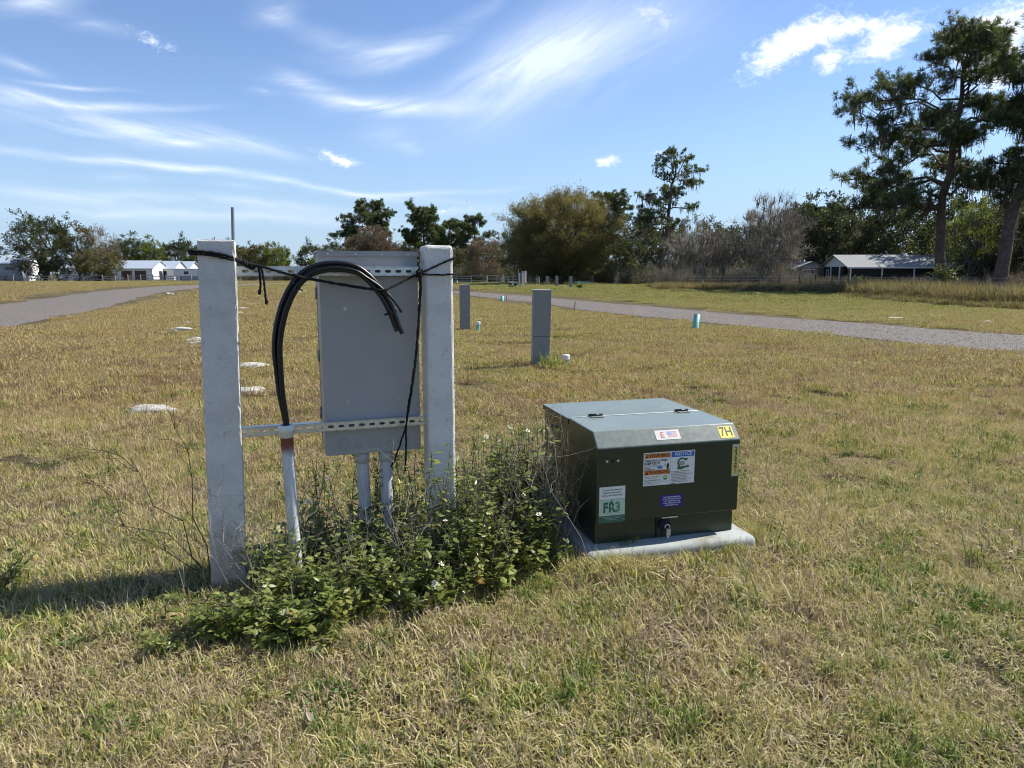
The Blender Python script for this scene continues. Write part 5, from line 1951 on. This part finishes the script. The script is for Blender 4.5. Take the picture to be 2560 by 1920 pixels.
def flat_top(w, h=.35):
    return lambda q, c: w * (.55 + .6 * math.sin(math.pi * min(1, q * .9 + .1))) * (1 if q < .8 else 1.0 - (q - .8) * 2.2)


TP = 'umbrella pines behind the electrical panel'
pine_tree('pine_tree', (17.8, 135, 0), (17.6, 135, 15.2), 10.2, flat_top(3.6), .26, 26, 'round-topped pine showing over the right shoulder of the round brown tree', 21, .1, (.6, .04, 20), None, 0, 6, 5, .9)
pine_tree('pine_tree', (54.3, 130, 0), (53.2, 130, 12.8), 6.0, flat_top(3.3), .25, 26, 'pine with rounded crown right of the bare grey trees', 22, .1, (.6, .04, 20), None, 0, 6, 5, .9)
pine_tree('pine_tree', (-30.0, 150, 0), (-29.0, 150, 14.4), 6.0, lambda q, c: (6.6 if c < 0 and q < .55 else 4.6) * (1 if q < .8 else 1.2 - (q - .8) * 3), .32, 32, 'wide dark pine left of the brown bush tree above the panel', 23, .05, (.65, .045, 22), TP, 0, 7, 5, .75)
pine_tree('pine_tree', (-18.8, 150, 0), (-17.6, 150, 13.2), 6.2, lambda q, c: (5.2 if c < 0 else 4.6) * (1 if q < .8 else 1.2 - (q - .8) * 3), .3, 30, 'dark pine directly above the right concrete post', 24, .05, (.65, .045, 22), TP, 0, 7, 5, .75)
pine_tree('pine_tree', (-13.9, 156, 0), (-13.2, 156, 11.8), 6.2, flat_top(3.6), .26, 24, 'lower dark pine right of the right concrete post', 25, .05, (.65, .045, 22), TP, 0, 6, 5, .75)
pine_tree('pine_tree', (-7.8, 150, 0), (-7.4, 150, 12.3), 5.0, flat_top(3.4), .26, 26, 'slender dark pine between the concrete post and the round brown tree', 26, .05, (.65, .045, 22), TP, 0, 6, 5, .75)

# --- deciduous trees
crown_tree('willow_tree', (6.6, 100, 0), 12, 8.2, 6.5, 5.9, 6.0, .45, 'big round brown olive tree with fine twigs in the middle of the treeline', 31, 'willow_leaves', (.22, 26), 760, 7, 1.3, 'bark_oak', .75, hollow=.30, limbs=14, flatbottom=-.98, hole=.02, cluster_r=1.3, mat_leaf_aspect=.4, lumpy=.35)
crown_tree('brown_tree', (-26.5, 140, 0), 9.8, 4.7, 4.0, 5.8, 4.0, .3, 'pale brown dome-shaped tree behind the top of the panel', 32, 'brown_leaves', (.22, 20), 230, 7, 1.1, 'bark_grey', .6, hollow=.3, hole=.03)
crown_tree('brown_tree', (-4.4, 115, 0), 6.7, 2.9, 2.6, 3.9, 2.9, .2, 'small brown bushy tree between the right concrete post and the round brown tree', 33, 'brown_leaves', (.18, 18), 130, 6, .9, 'bark_grey', .5, hollow=.3, hole=.05, flatbottom=-.98)
crown_tree('oak_tree', (20.2, 116, 0), 10, 4.6, 4, 6.0, 4.6, .35, 'dark green oak filling the gap right of the round brown tree', 34, 'oak_leaves', (.24, 16), 150, 6, 1.0, moss=160, hole=.12)
crown_tree('oak_tree', (30.2, 117, 0), 9.6, 5.0, 4, 5.4, 4.4, .35, 'olive green oak behind the low bare mossy tree', 35, 'olive_leaves', (.22, 15), 140, 6, 1.0, moss=200, hole=.15)
crown_tree('bare_tree', (20.9, 80, 0), 6, 4.2, 3.4, 3.6, 2.6, .17, 'low bare grey tree draped with moss in the scrub', 36, None, clusters=260, twigs=14, twig_len=1.0, bark='bark_grey', upward=.35, moss=700, moss_len=(.4, 1.5), limbs=11, hollow=.25, hole=.02)
crown_tree('bare_tree', (27.4, 80, 0), 9.6, 3.8, 3.2, 5.2, 4.6, .24, 'tall bare grey tree with sweeping twigs, left of the small brown house', 37, None, clusters=320, twigs=14, twig_len=1.2, bark='bark_grey', upward=.65, lean=(1.2, 0), moss=520, moss_len=(.5, 1.8), limbs=12, hollow=.25, hole=.02)
crown_tree('brown_tree', (47.5, 131, 0), 9.5, 4.3, 3, 5.4, 4.3, .22, 'thin brown tree rising behind the small brown house', 38, 'brown_leaves', (.17, 10), 110, 7, 1.0, 'bark_grey', .5, moss=120, hole=.15)
crown_tree('oak_tree', (57.5, 124, 0), 11.6, 8.0, 5, 6.4, 5.2, .5, 'wide dark oak rising behind the bungalow roof', 39, 'oak_leaves', (.27, 14), 210, 6, 1.2, moss=320, moss_len=(.6, 2.0), hole=.18)
crown_tree('lime_tree', (59.6, 95, 0), 10.8, 4.0, 3.6, 6.0, 4.8, .3, 'bright yellow green tree between the two tall pines', 40, 'lime_leaves', (.22, 13), 110, 6, 1.1, moss=300, moss_len=(.8, 2.6), hole=.22)
crown_tree('oak_tree', (63.5, 88, 0), 11.3, 5.0, 4, 6.4, 5.0, .35, 'dark mossy oak at the right edge behind the leaning pine', 41, 'oak_leaves', (.25, 14), 150, 6, 1.1, moss=360, moss_len=(.8, 2.6), hole=.18)
crown_tree('oak_tree', (-96.2, 150, 0), 13.4, 6.6, 5.5, 6.6, 6.6, .5, 'large dark oak in front of the left barn', 42, 'oak_leaves', (.34, 14), 190, 6, 1.5, moss=0, hole=.16, flatbottom=-.95)
crown_tree('oak_tree', (-89.6, 151, 0), 11, 3.6, 3.2, 6.2, 4.8, .35, 'rusty green oak right of the large left oak', 43, 'olive_leaves', (.30, 12), 120, 6, 1.2, hole=.2)
crown_tree('bare_tree', (-84.9, 151, 0), 10.5, 3.9, 3.4, 6.2, 4.3, .3, 'half bare grey tree in front of the stable roof', 44, 'brown_leaves', (.26, 3), 130, 8, 1.4, 'bark_grey', .55, hole=.12)
crown_tree('olive_tree', (-82.6, 146, 0), 5.7, 4.2, 3.6, 3.0, 2.7, .25, 'low olive brown spreading tree in front of the stable doors', 45, 'olive_leaves', (.28, 14), 140, 6, 1.0, hole=.12, flatbottom=-.98)
LT = crown_tree('lime_tree', (-109, 222, 0), 12, 5.0, 4.6, 6.6, 5.4, .4, 'yellow green tree behind the white stables', 46, 'lime_leaves', (.4, 12), 120, 6, 1.4, hole=.15)
OT = crown_tree('oak_tree', (-115, 221, 0), 12.6, 4.8, 4.4, 7.2, 5.4, .4, 'dark mossy oak left of the yellow green tree behind the stables', 47, 'oak_leaves', (.4, 12), 120, 6, 1.4, moss=120, hole=.2)
DT = crown_tree('oak_tree', (-95.5, 210, 0), 11, 5.2, 4.6, 6.0, 5.0, .4, 'dark ragged oak behind the low white trailer', 48, 'oak_leaves', (.38, 12), 120, 6, 1.3, moss=120, hole=.25)
AT = crown_tree('oak_tree', (-72, 208, 0), 9.5, 4.8, 4.4, 5.2, 4.4, .35, 'round grey green oak seen between the left concrete post and the panel', 49, 'olive_leaves', (.36, 12), 120, 6, 1.2, hole=.12)

# far treeline: copies of the four trees above
rr = random.Random(77)
def far(srct, x_, y_, s_, label, group):
    c = copy_tree(srct)
    c.location = (x_, y_, 0)
    c.rotation_euler = (0, 0, rr.uniform(0, 6.28))
    c.scale = (s_ * rr.uniform(.9, 1.15), s_ * rr.uniform(.9, 1.15), s_)
    c['label'] = label
    c['group'] = group
    return c


for k in range(15):     # left of the left post
    far(rr.choice([OT, DT, AT]), -235 + k * 11 + rr.uniform(-3, 3), 262 + rr.uniform(-10, 20), rr.uniform(.85, 1.15), 'distant oak in the hazy treeline beyond the white barns', 'treeline beyond the barns')
for k, (x_, y_, s_, src_) in enumerate(((-84, 205, .85, DT), (-79, 215, .9, AT), (-66, 205, .8, LT), (-58, 212, .9, DT), (-49.5, 205, .85, OT), (-52, 196, .55, LT), (-45, 210, .75, AT), (-40, 200, .72, DT), (-36, 190, .7, OT), (-31, 185, .65, AT), (-24, 180, .65, DT), (-17, 182, .6, OT), (-11, 178, .6, DT), (-2, 170, .6, AT), (-22, 168, .8, OT), (-34, 172, .8, DT), (-10, 160, .72, AT), (-27, 165, .7, DT), (-6, 142, .62, OT), (-42, 180, .8, AT), (-14, 166, .75, OT))):
    far(src_, x_, y_, s_, 'distant tree in the treeline seen between the two concrete posts' if k < 10 else 'distant dark tree low behind the umbrella pines', 'treeline behind the stand' if k < 10 else 'trees behind the umbrella pines')
for k, (x_, y_, s_, src_) in enumerate(((14.5, 122, .72, DT), (17, 110, .55, OT), (25, 124, .78, OT), (27, 108, .5, AT), (34, 120, .82, DT), (36, 104, .55, AT), (41, 126, .85, OT), (-1.5, 128, .6, OT), (5, 130, .8, DT), (10, 128, .8, AT), (48, 138, .9, DT), (66, 140, 1.0, OT), (75, 130, 1.0, DT), (70, 105, .9, AT), (74, 90, .9, OT), (80, 110, 1.1, LT), (86, 95, 1.0, DT), (66, 72, .7, AT), (72, 66, .8, OT), (52.5, 128, 1.12, OT), (62.5, 122, 1.15, DT), (57, 134, 1.2, DT), (67.5, 112, 1.1, OT), (64.5, 99, .95, DT), (72, 98, 1.15, OT))):
    far(src_, x_, y_, s_, 'dark background tree massed behind the scrub right of the round brown tree' if k < 11 else 'dark background tree behind the tall pines at the right edge', 'trees behind the scrub' if k < 11 else 'trees behind the right pines')


# ================================================================== scrub, brush and weeds
def bush_mesh(rng, leafmat, nst, h, spread, nleaf, leaf, bark):
    B, Rr_ = [], []
    for k in range(nst):
        a = rng.uniform(0, 6.28)
        r = spread * math.sqrt(rng.uniform(0, 1))
        p0 = np.array([r * .4 * math.cos(a), r * .4 * math.sin(a), 0])
        p1 = np.array([r * math.cos(a), r * math.sin(a), h * rng.uniform(.5, 1.05)])
        B.append(wander(p0, p1, 5, .07, rng))
        Rr_.append(.014 * np.linspace(1, .25, 5))
    B = np.array(B)
    V, F = tube_batch(B, np.array(Rr_), 3)
    ch = [(V, F, 0, .5)]
    # side twigs
    n2 = nst * 5
    bi = rng.integers(0, nst, n2)
    f = rng.integers(1, 5, n2)
    st = B[bi, f]
    en = st + unit(rng.normal(size=(n2, 3)) + np.array([0, 0, .7])) * rng.uniform(.2, .5, n2)[:, None] * h * .5
    V, F = tube_batch(np.stack([st, (st + en) / 2 + rng.normal(size=st.shape) * .03, en], 1), np.full((n2, 1), .006) * np.array([[1, .8, .4]]), 3)
    ch.append((V, F, 0, .5))
    mats = [bark]
    if nleaf:
        ti = rng.integers(0, n2, nleaf)
        g_ = rng.uniform(0, 1.05, nleaf)[:, None]
        C = st[ti] * (1 - g_) + en[ti] * g_ + rng.normal(size=(nleaf, 3)) * .05
        V, F = leaf_quads(C, rng, leaf, .5, .1)
        ch.append((V, F, 1, np.repeat(rng.uniform(0, 1, nleaf), 4)))
        mats.append(leafmat)
    return npmesh('bush', ch, mats)


def scrub():
    rng = np.random.default_rng(51)
    src = [source('b', bush_mesh(rng, 'brown_leaves', 26, 1.8, .9, 260, .09, 'bark_grey')),
           source('b', bush_mesh(rng, 'olive_leaves', 22, 1.5, .9, 420, .10, 'bark_oak')),
           source('b', bush_mesh(rng, 'moss', 30, 2.2, 1.0, 120, .10, 'bark_grey')),
           source('b', bush_mesh(rng, 'oak_leaves', 20, 2.0, 1.0, 700, .14, 'bark_oak'))]
    P, S, I = [], [], []
    def strip(a, b, wid, n, smin, smax, ids):
        t_ = rng.uniform(0, 1, n)
        a, b = np.array(a, float), np.array(b, float)
        d = unit(b - a)
        nn = np.array([-d[1], d[0]])
        P.append(a + (b - a) * t_[:, None] + nn * (wid * rng.uniform(0, 1, n))[:, None])
        S.append(rng.uniform(smin, smax, n))
        I.append(rng.choice(ids, n))
    strip((12, 100), (19, 84), 14, 120, .7, 1.3, [0, 1, 2, 3])
    strip((18, 85), (27, 77), 16, 150, .6, 1.2, [0, 2, 2, 1])
    strip((26, 77), (44, 90), 10, 130, .4, .75, [0, 2, 1])
    strip((58, 86), (72, 78), 10, 90, .6, 1.1, [0, 1, 3])
    strip((36, 66), (56, 62), 14, 90, .4, .7, [0, 2, 0])
    strip((-20, 124), (10, 108), 14, 170, .8, 1.5, [0, 1, 3, 3])
    strip((-60, 158), (-14, 150), 14, 170, .8, 1.6, [1, 3, 0])
    strip((-112, 147), (-78, 147), 3, 60, .4, .8, [0, 1])
    strip((-70, 172), (-46, 170), 10, 60, .8, 1.4, [1, 3])
    strip((60, 90), (90, 90), 40, 200, 1.0, 1.9, [1, 3, 0])
    strip((16, 59), (22.5, 52), 4, 50, .18, .38, [1, 0, 1])
    strip((22.8, 52), (21.2, 36), 5, 110, .2, .45, [1, 0, 1, 0])
    strip((21.2, 36), (22, 28), 5, 70, .2, .45, [1, 0, 1])
    strip((27, 62), (33, 48), 6, 90, .3, .55, [0, 0, 2])
    strip((33, 50), (33, 36), 7, 90, .35, .7, [0, 0, 2])
    strip((12, 108), (38, 112), 12, 150, 1.0, 1.8, [3, 1, 3, 0])
    P_ = np.concatenate(P)
    n = len(P_)
    scatter('undergrowth', np.concatenate([P_, np.zeros((n, 1))], 1), rng.uniform(0, 6.28, n), rng.normal(0, .08, (n, 2)), np.concatenate(S), np.concatenate(I), src, kind='stuff', label='tangled grey brown undergrowth along the foot of the treeline', category='undergrowth')


scrub()


def brush():
    """rank dry grass and dog fennel along the wire fence"""
    rng = np.random.default_rng(61)
    src = []
    for k in range(4):
        ch = blades(rng, 320, .32, .3, .75, .012, .45, 1.0, rlo=.0, rhi=1.0)
        src.append(source('b', npmesh('brush_clump', ch, ['brush_blades'])))
    for k in range(2):
        ch = blades(rng, 260, .34, .12, .4, .016, .8, 1.0, rlo=.3, rhi=.9)
        src.append(source('b', npmesh('brush_low', ch, ['brush_blades'])))
    front = np.array([(13.5, 64), (14.2, 61.2), (19.2, 56.2), (22.0, 52.5), (22.4, 49), (21.3, 43), (20.6, 36), (21.2, 30), (23, 24)])
    back = np.array([(17, 92), (20, 84), (27, 74), (33, 68), (37, 64), (39, 58), (40, 50), (41, 42), (42, 34)])
    f, b = resample(front, 200), resample(back, 200)
    n = 9500
    i = rng.integers(0, 199, n)
    t_ = rng.uniform(0, 1, n) ** 1.35
    P = f[i] * (1 - t_)[:, None] + b[i] * t_[:, None] + rng.normal(size=(n, 2)) * .25
    edge = t_ < .06
    I = np.where(edge | (rng.uniform(0, 1, n) < .25), rng.choice([4, 5], n), rng.choice([0, 1, 2, 3], n))
    S = np.where(t_ < .05, .9, 1.35 - .75 * np.minimum(1, t_ * 1.5)) * rng.uniform(.6, 1.25, n)
    S = S * np.where(P[:, 1] < 50, 1.35, 1.0)
    scatter('brush', np.concatenate([P, np.zeros((n, 1))], 1), rng.uniform(0, 6.28, n), rng.normal(0, .1, (n, 2)), S, I, src, kind='stuff', label='rank tan and olive grass growing along the right edge of the field', category='brush')
    src = []
    for k in range(4):
        N = 26
        a = rng.uniform(0, 6.28, N)
        r = .35 * np.sqrt(rng.uniform(0, 1, N))
        h = rng.uniform(1.0, 1.9, N)
        p0 = np.stack([r * np.cos(a), r * np.sin(a), np.zeros(N)], 1)
        d = np.stack([rng.normal(0, .12, N), rng.normal(0, .12, N), np.ones(N)], 1)
        P3 = p0[:, None] + d[:, None] * (np.linspace(0, 1, 5)[None, :, None] * h[:, None, None])
        P3 += rng.normal(size=P3.shape) * .02
        V, F = tube_batch(P3, np.full((N, 1), .008) * np.linspace(1, .4, 5)[None], 3)
        ch = [(V, F, 0, np.repeat(rng.uniform(0, .5, N), 15))]
        m_ = 700
        bi = rng.integers(0, N, m_)
        g_ = rng.uniform(.35, 1.0, m_)
        C = p0[bi] + d[bi] * (g_ * h[bi])[:, None]
        V, F = leaf_quads(C, rng, .17, .16, .9)
        ch.append((V, F, 0, np.repeat(rng.uniform(0, 1, m_), 4)))
        src.append(source('f', npmesh('fennel', ch, ['fennel'])))
    P = np.concatenate([np.stack([rng.uniform(31, 42, 130), rng.uniform(38, 48, 130)], 1), np.stack([rng.uniform(24, 36, 110), rng.uniform(50, 62, 110)], 1), np.stack([rng.uniform(18, 30, 60), rng.uniform(66, 76, 60)], 1)])
    n = len(P)
    S = np.concatenate([rng.uniform(.55, 1.1, 130), rng.uniform(.35, .6, 110), rng.uniform(.3, .5, 60)])
    scatter('dry_weeds', np.concatenate([P, np.zeros((n, 1))], 1), rng.uniform(0, 6.28, n), rng.normal(0, .07, (n, 2)), S, rng.integers(0, 4, n), src, kind='stuff', label='tall reddish brown dry weeds standing in the scrub at the right', category='dry weeds')


brush()


# ---- small single plants
def leafy_plant(name, loc, nst, h, spread, leafn, leaf, label, seed, blade=False, group=None):
    rng = np.random.default_rng(seed)
    if blade:
        ch = blades(rng, nst, spread, h * .5, h, .012, .55, 1.1, rlo=.3, rhi=.85)
        o = add(name, npmesh(name, ch, ['weed_leaves']), None, loc)
        return tag(o, label, 'plant', group)
    ch = plant_chunks(rng, [(0, 0, h * rng.uniform(.6, 1), rng.normal(0, spread), rng.normal(0, spread)) for k in range(nst)], leafn, leaf)
    t = thing(name, label, 'plant', loc, 0, group)
    add('stem', npmesh('stem', ch[:1], ['twig_dark']), t)
    add('foliage', npmesh('foliage', ch[1:], ['weed_leaves']), t)
    return t


def plant_chunks(rng, stems, leafn, leaf, tone=None):
    """stems: (x, y, height, dx, dy) -> [stem chunk, leaf chunks...]; ovate folded leaves in whorls"""
    N = len(stems)
    s = np.array(stems)
    tt_ = np.linspace(0, 1, 5)
    P = np.zeros((N, 5, 3))
    P[:, :, 0] = s[:, 0:1] + s[:, 3:4] * tt_ ** 1.4
    P[:, :, 1] = s[:, 1:2] + s[:, 4:5] * tt_ ** 1.4
    P[:, :, 2] = s[:, 2:3] * tt_
    P[:, 1:, :2] += rng.normal(size=(N, 4, 2)) * .012
    V, F = tube_batch(P, np.full((N, 1), .0026) * np.linspace(1, .5, 5)[None], 4)
    out_ = [(V, F, 0, .5)]
    M = N * leafn
    bi = np.repeat(np.arange(N), leafn)
    q = (.12 + .9 * ((np.tile(np.arange(leafn), N) + rng.uniform(0, 1, M)) / leafn)) * 4
    q = np.clip(q, 0, 3.999)
    ia = q.astype(int)
    fr = (q - ia)[:, None]
    C = P[bi, ia] * (1 - fr) + P[bi, ia + 1] * fr
    a = rng.uniform(0, 6.28, M)
    tilt = rng.uniform(-.15, .75, M)
    d = np.stack([np.cos(a) * np.cos(tilt), np.sin(a) * np.cos(tilt), np.sin(tilt)], 1)
    sd = np.stack([-np.sin(a), np.cos(a), rng.normal(0, .35, M)], 1)
    sd = unit(sd)
    nrm = unit(np.cross(sd, d))
    L = (leaf * rng.uniform(.5, 1.25, M) * (1.1 - .35 * q / 4))[:, None]
    base = C + d * L * .22
    droop = np.array([0, 0, -1.0]) * L * rng.uniform(0, .35, M)[:, None]
    v0 = base
    v1 = base + d * L * .30 + sd * L * .27 + nrm * L * .08
    v2 = base + d * L * .65 + sd * L * .20 + nrm * L * .06 + droop * .4
    v3 = base + d * L + droop
    v4 = base + d * L * .65 - sd * L * .20 + nrm * L * .06 + droop * .4
    v5 = base + d * L * .30 - sd * L * .27 + nrm * L * .08
    V = np.stack([v0, v1, v2, v3, v4, v5], 1).reshape(-1, 3)
    k = np.arange(M)[:, None] * 6
    Fq = np.concatenate([k + np.array([[0, 1, 2, 3]]), k + np.array([[0, 3, 4, 5]])])
    rn = np.repeat(rng.uniform(0, 1, N), leafn) * .55 + rng.uniform(0, .5, M)
    out_.append((V, Fq, 0, np.repeat(np.clip(rn, 0, 1), 6)))
    return out_


def weeds():
    rng = np.random.default_rng(71)
    stems = []
    FR = np.array([(-1.36, 2.82), (-1.0, 2.68), (-.6, 2.86), (-.35, 2.99), (-.13, 3.17), (.27, 3.44)])
    BK = np.array([(-1.24, 3.50), (-.98, 3.84), (-.62, 4.02), (-.3, 4.15), (0, 4.28), (.28, 4.32)])
    A, B = np.array([-1.30, 3.05]), np.array([.30, 3.92])
    d = unit(B - A)
    n = np.array([-d[1], d[0]])
    cnt = 0
    while cnt < 540:
        s = rng.uniform(0, 1)
        w = rng.uniform(0, 1)
        k_ = np.linspace(0, 1, 6)
        f_ = np.array([np.interp(s, k_, FR[:, 0]), np.interp(s, k_, FR[:, 1])])
        b_ = np.array([np.interp(s, k_, BK[:, 0]), np.interp(s, k_, BK[:, 1])])
        p = f_ + (b_ - f_) * w + rng.normal(size=2) * .025
        hgt = 1.12 * (.10 + .34 * min(1, w / .42) + .10 * s - .06 * max(0, w - .75) / .25) * rng.uniform(.5, 1.2)
        if -1.02 < p[0] < -.42 and p[1] < 3.72:
            hgt = min(hgt, rng.uniform(.18, .34))
        if s < .22:
            hgt *= .42 + 1.4 * s
        if math.sin(p[0] * 10 + 2) + math.sin(p[1] * 13) + math.sin((p[0] + p[1]) * 21) < -.95:
            continue
        # nothing through the solid posts
        lu = (p[0] - ST[0]) * cs + (p[1] - ST[1]) * sn
        lv = -(p[0] - ST[0]) * sn + (p[1] - ST[1]) * cs
        if abs(lv) < .1 and (abs(lu + .028) < .1 or abs(lu - 1.035) < .095):
            continue
        if lu < .12 and -.45 < lv < .1:
            continue
        lx = (p[0] - .432) * math.cos(TXR) + (p[1] - 3.62) * math.sin(TXR)
        ly = -(p[0] - .432) * math.sin(TXR) + (p[1] - 3.62) * math.cos(TXR)
        if lx > -.1 and ly > -.14:
            continue
        stems.append((p[0], p[1], hgt, rng.normal(0, .07), rng.normal(0, .07) - .02))
        cnt += 1
    for k in range(85):    # low bright fringe at the front left
        s = rng.uniform(0, 1)
        stems.append((-1.36 + .62 * s + rng.normal(0, .06), 2.78 + .02 * s + rng.normal(0, .07), rng.uniform(.06, .19), rng.normal(0, .06), rng.normal(0, .06)))
    for k in range(46):    # taller ones behind, between the left post and the conduit, and by the right post
        s = rng.uniform(0, 1)
        x_, y_ = (-1.1 + .5 * s, 3.72 + .15 * s) if k % 2 else (-.15 + .5 * s, 4.0 + .2 * s)
        stems.append((x_ + rng.normal(0, .05), y_ + rng.normal(0, .06), rng.uniform(.38, .58), rng.normal(0, .06), rng.normal(0, .06)))
    half = len(stems) // 2
    order_ = rng.permutation(len(stems))
    stems = [stems[i] for i in order_]
    ca_, cb_ = plant_chunks(rng, stems[:half], 30, .037), plant_chunks(rng, stems[half:], 24, .056)
    ch = ca_[:1] + ca_[1:] + cb_[1:]
    stem_chunks = [ca_[0], cb_[0]]
    w = add('weeds', npmesh('weeds', ch[1:], ['weed_leaves']), None, None, None, kind='stuff', label='dense dark green leafy weeds with small white flowers round the panel stand', category='weeds')
    add('stems', npmesh('stems', stem_chunks, ['twig_dark']), w)
    # flowers
    V, F = [], []
    fl = []
    for k in range(6):
        a = 2 * math.pi * k / 6
        c, s = math.cos(a), math.sin(a)
        L, wd = .013, .0055
        b0 = len(V)
        V += [(c * .003 - s * .002, s * .003 + c * .002, .001), (c * .003 + s * .002, s * .003 - c * .002, .001), (c * L + s * wd, s * L - c * wd, .003), (c * L * 1.15, s * L * 1.15, .002), (c * L - s * wd, s * L + c * wd, .003)]
        fl += [(b0, b0 + 1, b0 + 2, b0 + 3, b0 + 4)]
    VC, FC = lathe([(.0001, .006), (.004, .005), (.0052, .002), (.004, -.003)], 9)
    fm = npmesh('flower', [(np.array(V), np.array(fl), 0, .5), (VC, FC, 1, .5)], ['petal_white', 'flower_yellow'])
    order = rng.permutation(len(stems))
    tops = [stems[i] for i in order if stems[i][2] > .12][:18]
    for (x_, y_, h_, dx, dy) in tops:
        o = add('flower', fm, w, (x_ + dx, y_ + dy, h_ + rng.uniform(.0, .012)), (rng.normal(0, .5) + .35, rng.normal(0, .5), rng.uniform(0, 6)))
        sc_ = rng.uniform(.75, 1.15)
        o.scale = (sc_, sc_, sc_)
    # dry stalks rising out of the clump
    P, Rr_, tone = [], [], []
    P2, R2, t2 = [], [], []
    def stalk(x_, y_, h_, lx_, ly_, tn, r=.0014, br=6):
        e = np.array([x_ + lx_, y_ + ly_, h_])
        Q = wander((x_, y_, 0), e, 6, .025, rng, .03)
        P.append(Q)
        Rr_.append(r * np.linspace(1.1, .45, 6))
        tone.append(np.full(6 * 4, tn))
        for _ in range(br):
            k = rng.integers(2, 6)
            q = Q[k]
            e2 = q + np.array([rng.normal(0, .09) + lx_ * .15, rng.normal(0, .09), rng.uniform(.02, .16)]) * (h_ / .55)
            S_ = wander(q, e2, 4, .06, rng)
            P2.append(S_)
            R2.append(r * .55 * np.linspace(1, .5, 4))
            t2.append(np.full(4 * 3, tn))
    for k in range(115):
        s = rng.uniform(0, 1.02)
        w_ = rng.uniform(-1, 1)
        p = A + (B - A) * (.05 + .95 * s) + n * w_ * .46
        stalk(p[0], p[1], rng.uniform(.3, .72) * (.8 + .3 * s), rng.normal(0, .16), rng.normal(0, .10), rng.uniform(.15, 1), br=5)
    for k in range(36):     # pale wiry thicket against the transformer's left side
        stalk(.20 + rng.normal(0, .08), 3.78 + rng.normal(0, .14), rng.uniform(.3, .74), rng.normal(-.02, .08), rng.normal(.02, .08), rng.uniform(.4, 1), br=7)
    for k in range(20):     # round the foot of the left post
        stalk(-1.36 + rng.normal(0, .14), 3.18 + rng.normal(0, .06), rng.uniform(.3, .62), rng.normal(0, .2), rng.normal(0, .05), rng.uniform(.3, 1), br=6)
    for (lx_, h_) in ((-.62, .50), (-.55, .30), (-.42, .62), (-.15, .75)):   # dark branch reaching left
        stalk(-1.50, 3.40, h_, lx_, .05, 0.0, .003, 9)
    V, F = tube_batch(np.array(P), np.array(Rr_), 4)
    ch = [(V, F, 0, np.concatenate(tone))]
    V, F = tube_batch(np.array(P2), np.array(R2), 3)
    ch.append((V, F, 0, np.concatenate(t2)))
    add('dry_stalks', npmesh('dry_stalks', ch, ['dry_stalk']), None, None, None, kind='stuff', label='thin pale dry stalks and twigs rising from the weeds round the stand', category='dry stalks')


weeds()

leafy_plant('leafy_weed', (-2.42, 3.26, 0), 12, .22, .09, 12, .05, 'small flowering weed at the left edge of the picture beside the post shadow', 81)
leafy_plant('grass_clump', (.60, 11.24, 0), 190, .40, .15, 0, 0, 'green grass tuft at the foot of the largest pedestal', 82, True)
leafy_plant('leafy_weed', (1.35, 12.0, 0), 10, .14, .1, 10, .05, 'small green weed right of the white capped pipe stub', 83)
leafy_plant('leafy_weed', (6.5, 69.5, 0), 26, .75, .35, 16, .18, 'bright green leafy plant in front of the rightmost far pedestal', 84)
leafy_plant('leafy_weed', (30.0, 62.5, 0), 26, 1.3, .35, 16, .25, 'yellow green spiky plant in the scrub before the bungalow', 85)
leafy_plant('leafy_weed', (34.2, 57.5, 0), 60, 2.3, .6, 22, .28, 'dark green shrub at the foot of the tallest pine', 86)
V = np.array([(0, 0, .02), (.018, .012, .028), (.03, .05, .03), (.012, .095, .018), (-.01, .05, .034), (-.012, .015, .03)])
o = add('fallen_leaf', npmesh('fallen_leaf', [(V, np.array([[0, 1, 2, 3], [0, 3, 4, 5]]), 0, .62)], ['dry_stalk']), None, (-.66, 2.165, .035), (.2, .1, .7))
o.scale = (.6, .6, .6)
tag(o, 'single pale dry fallen leaf lying on the grass in the foreground', 'leaf')
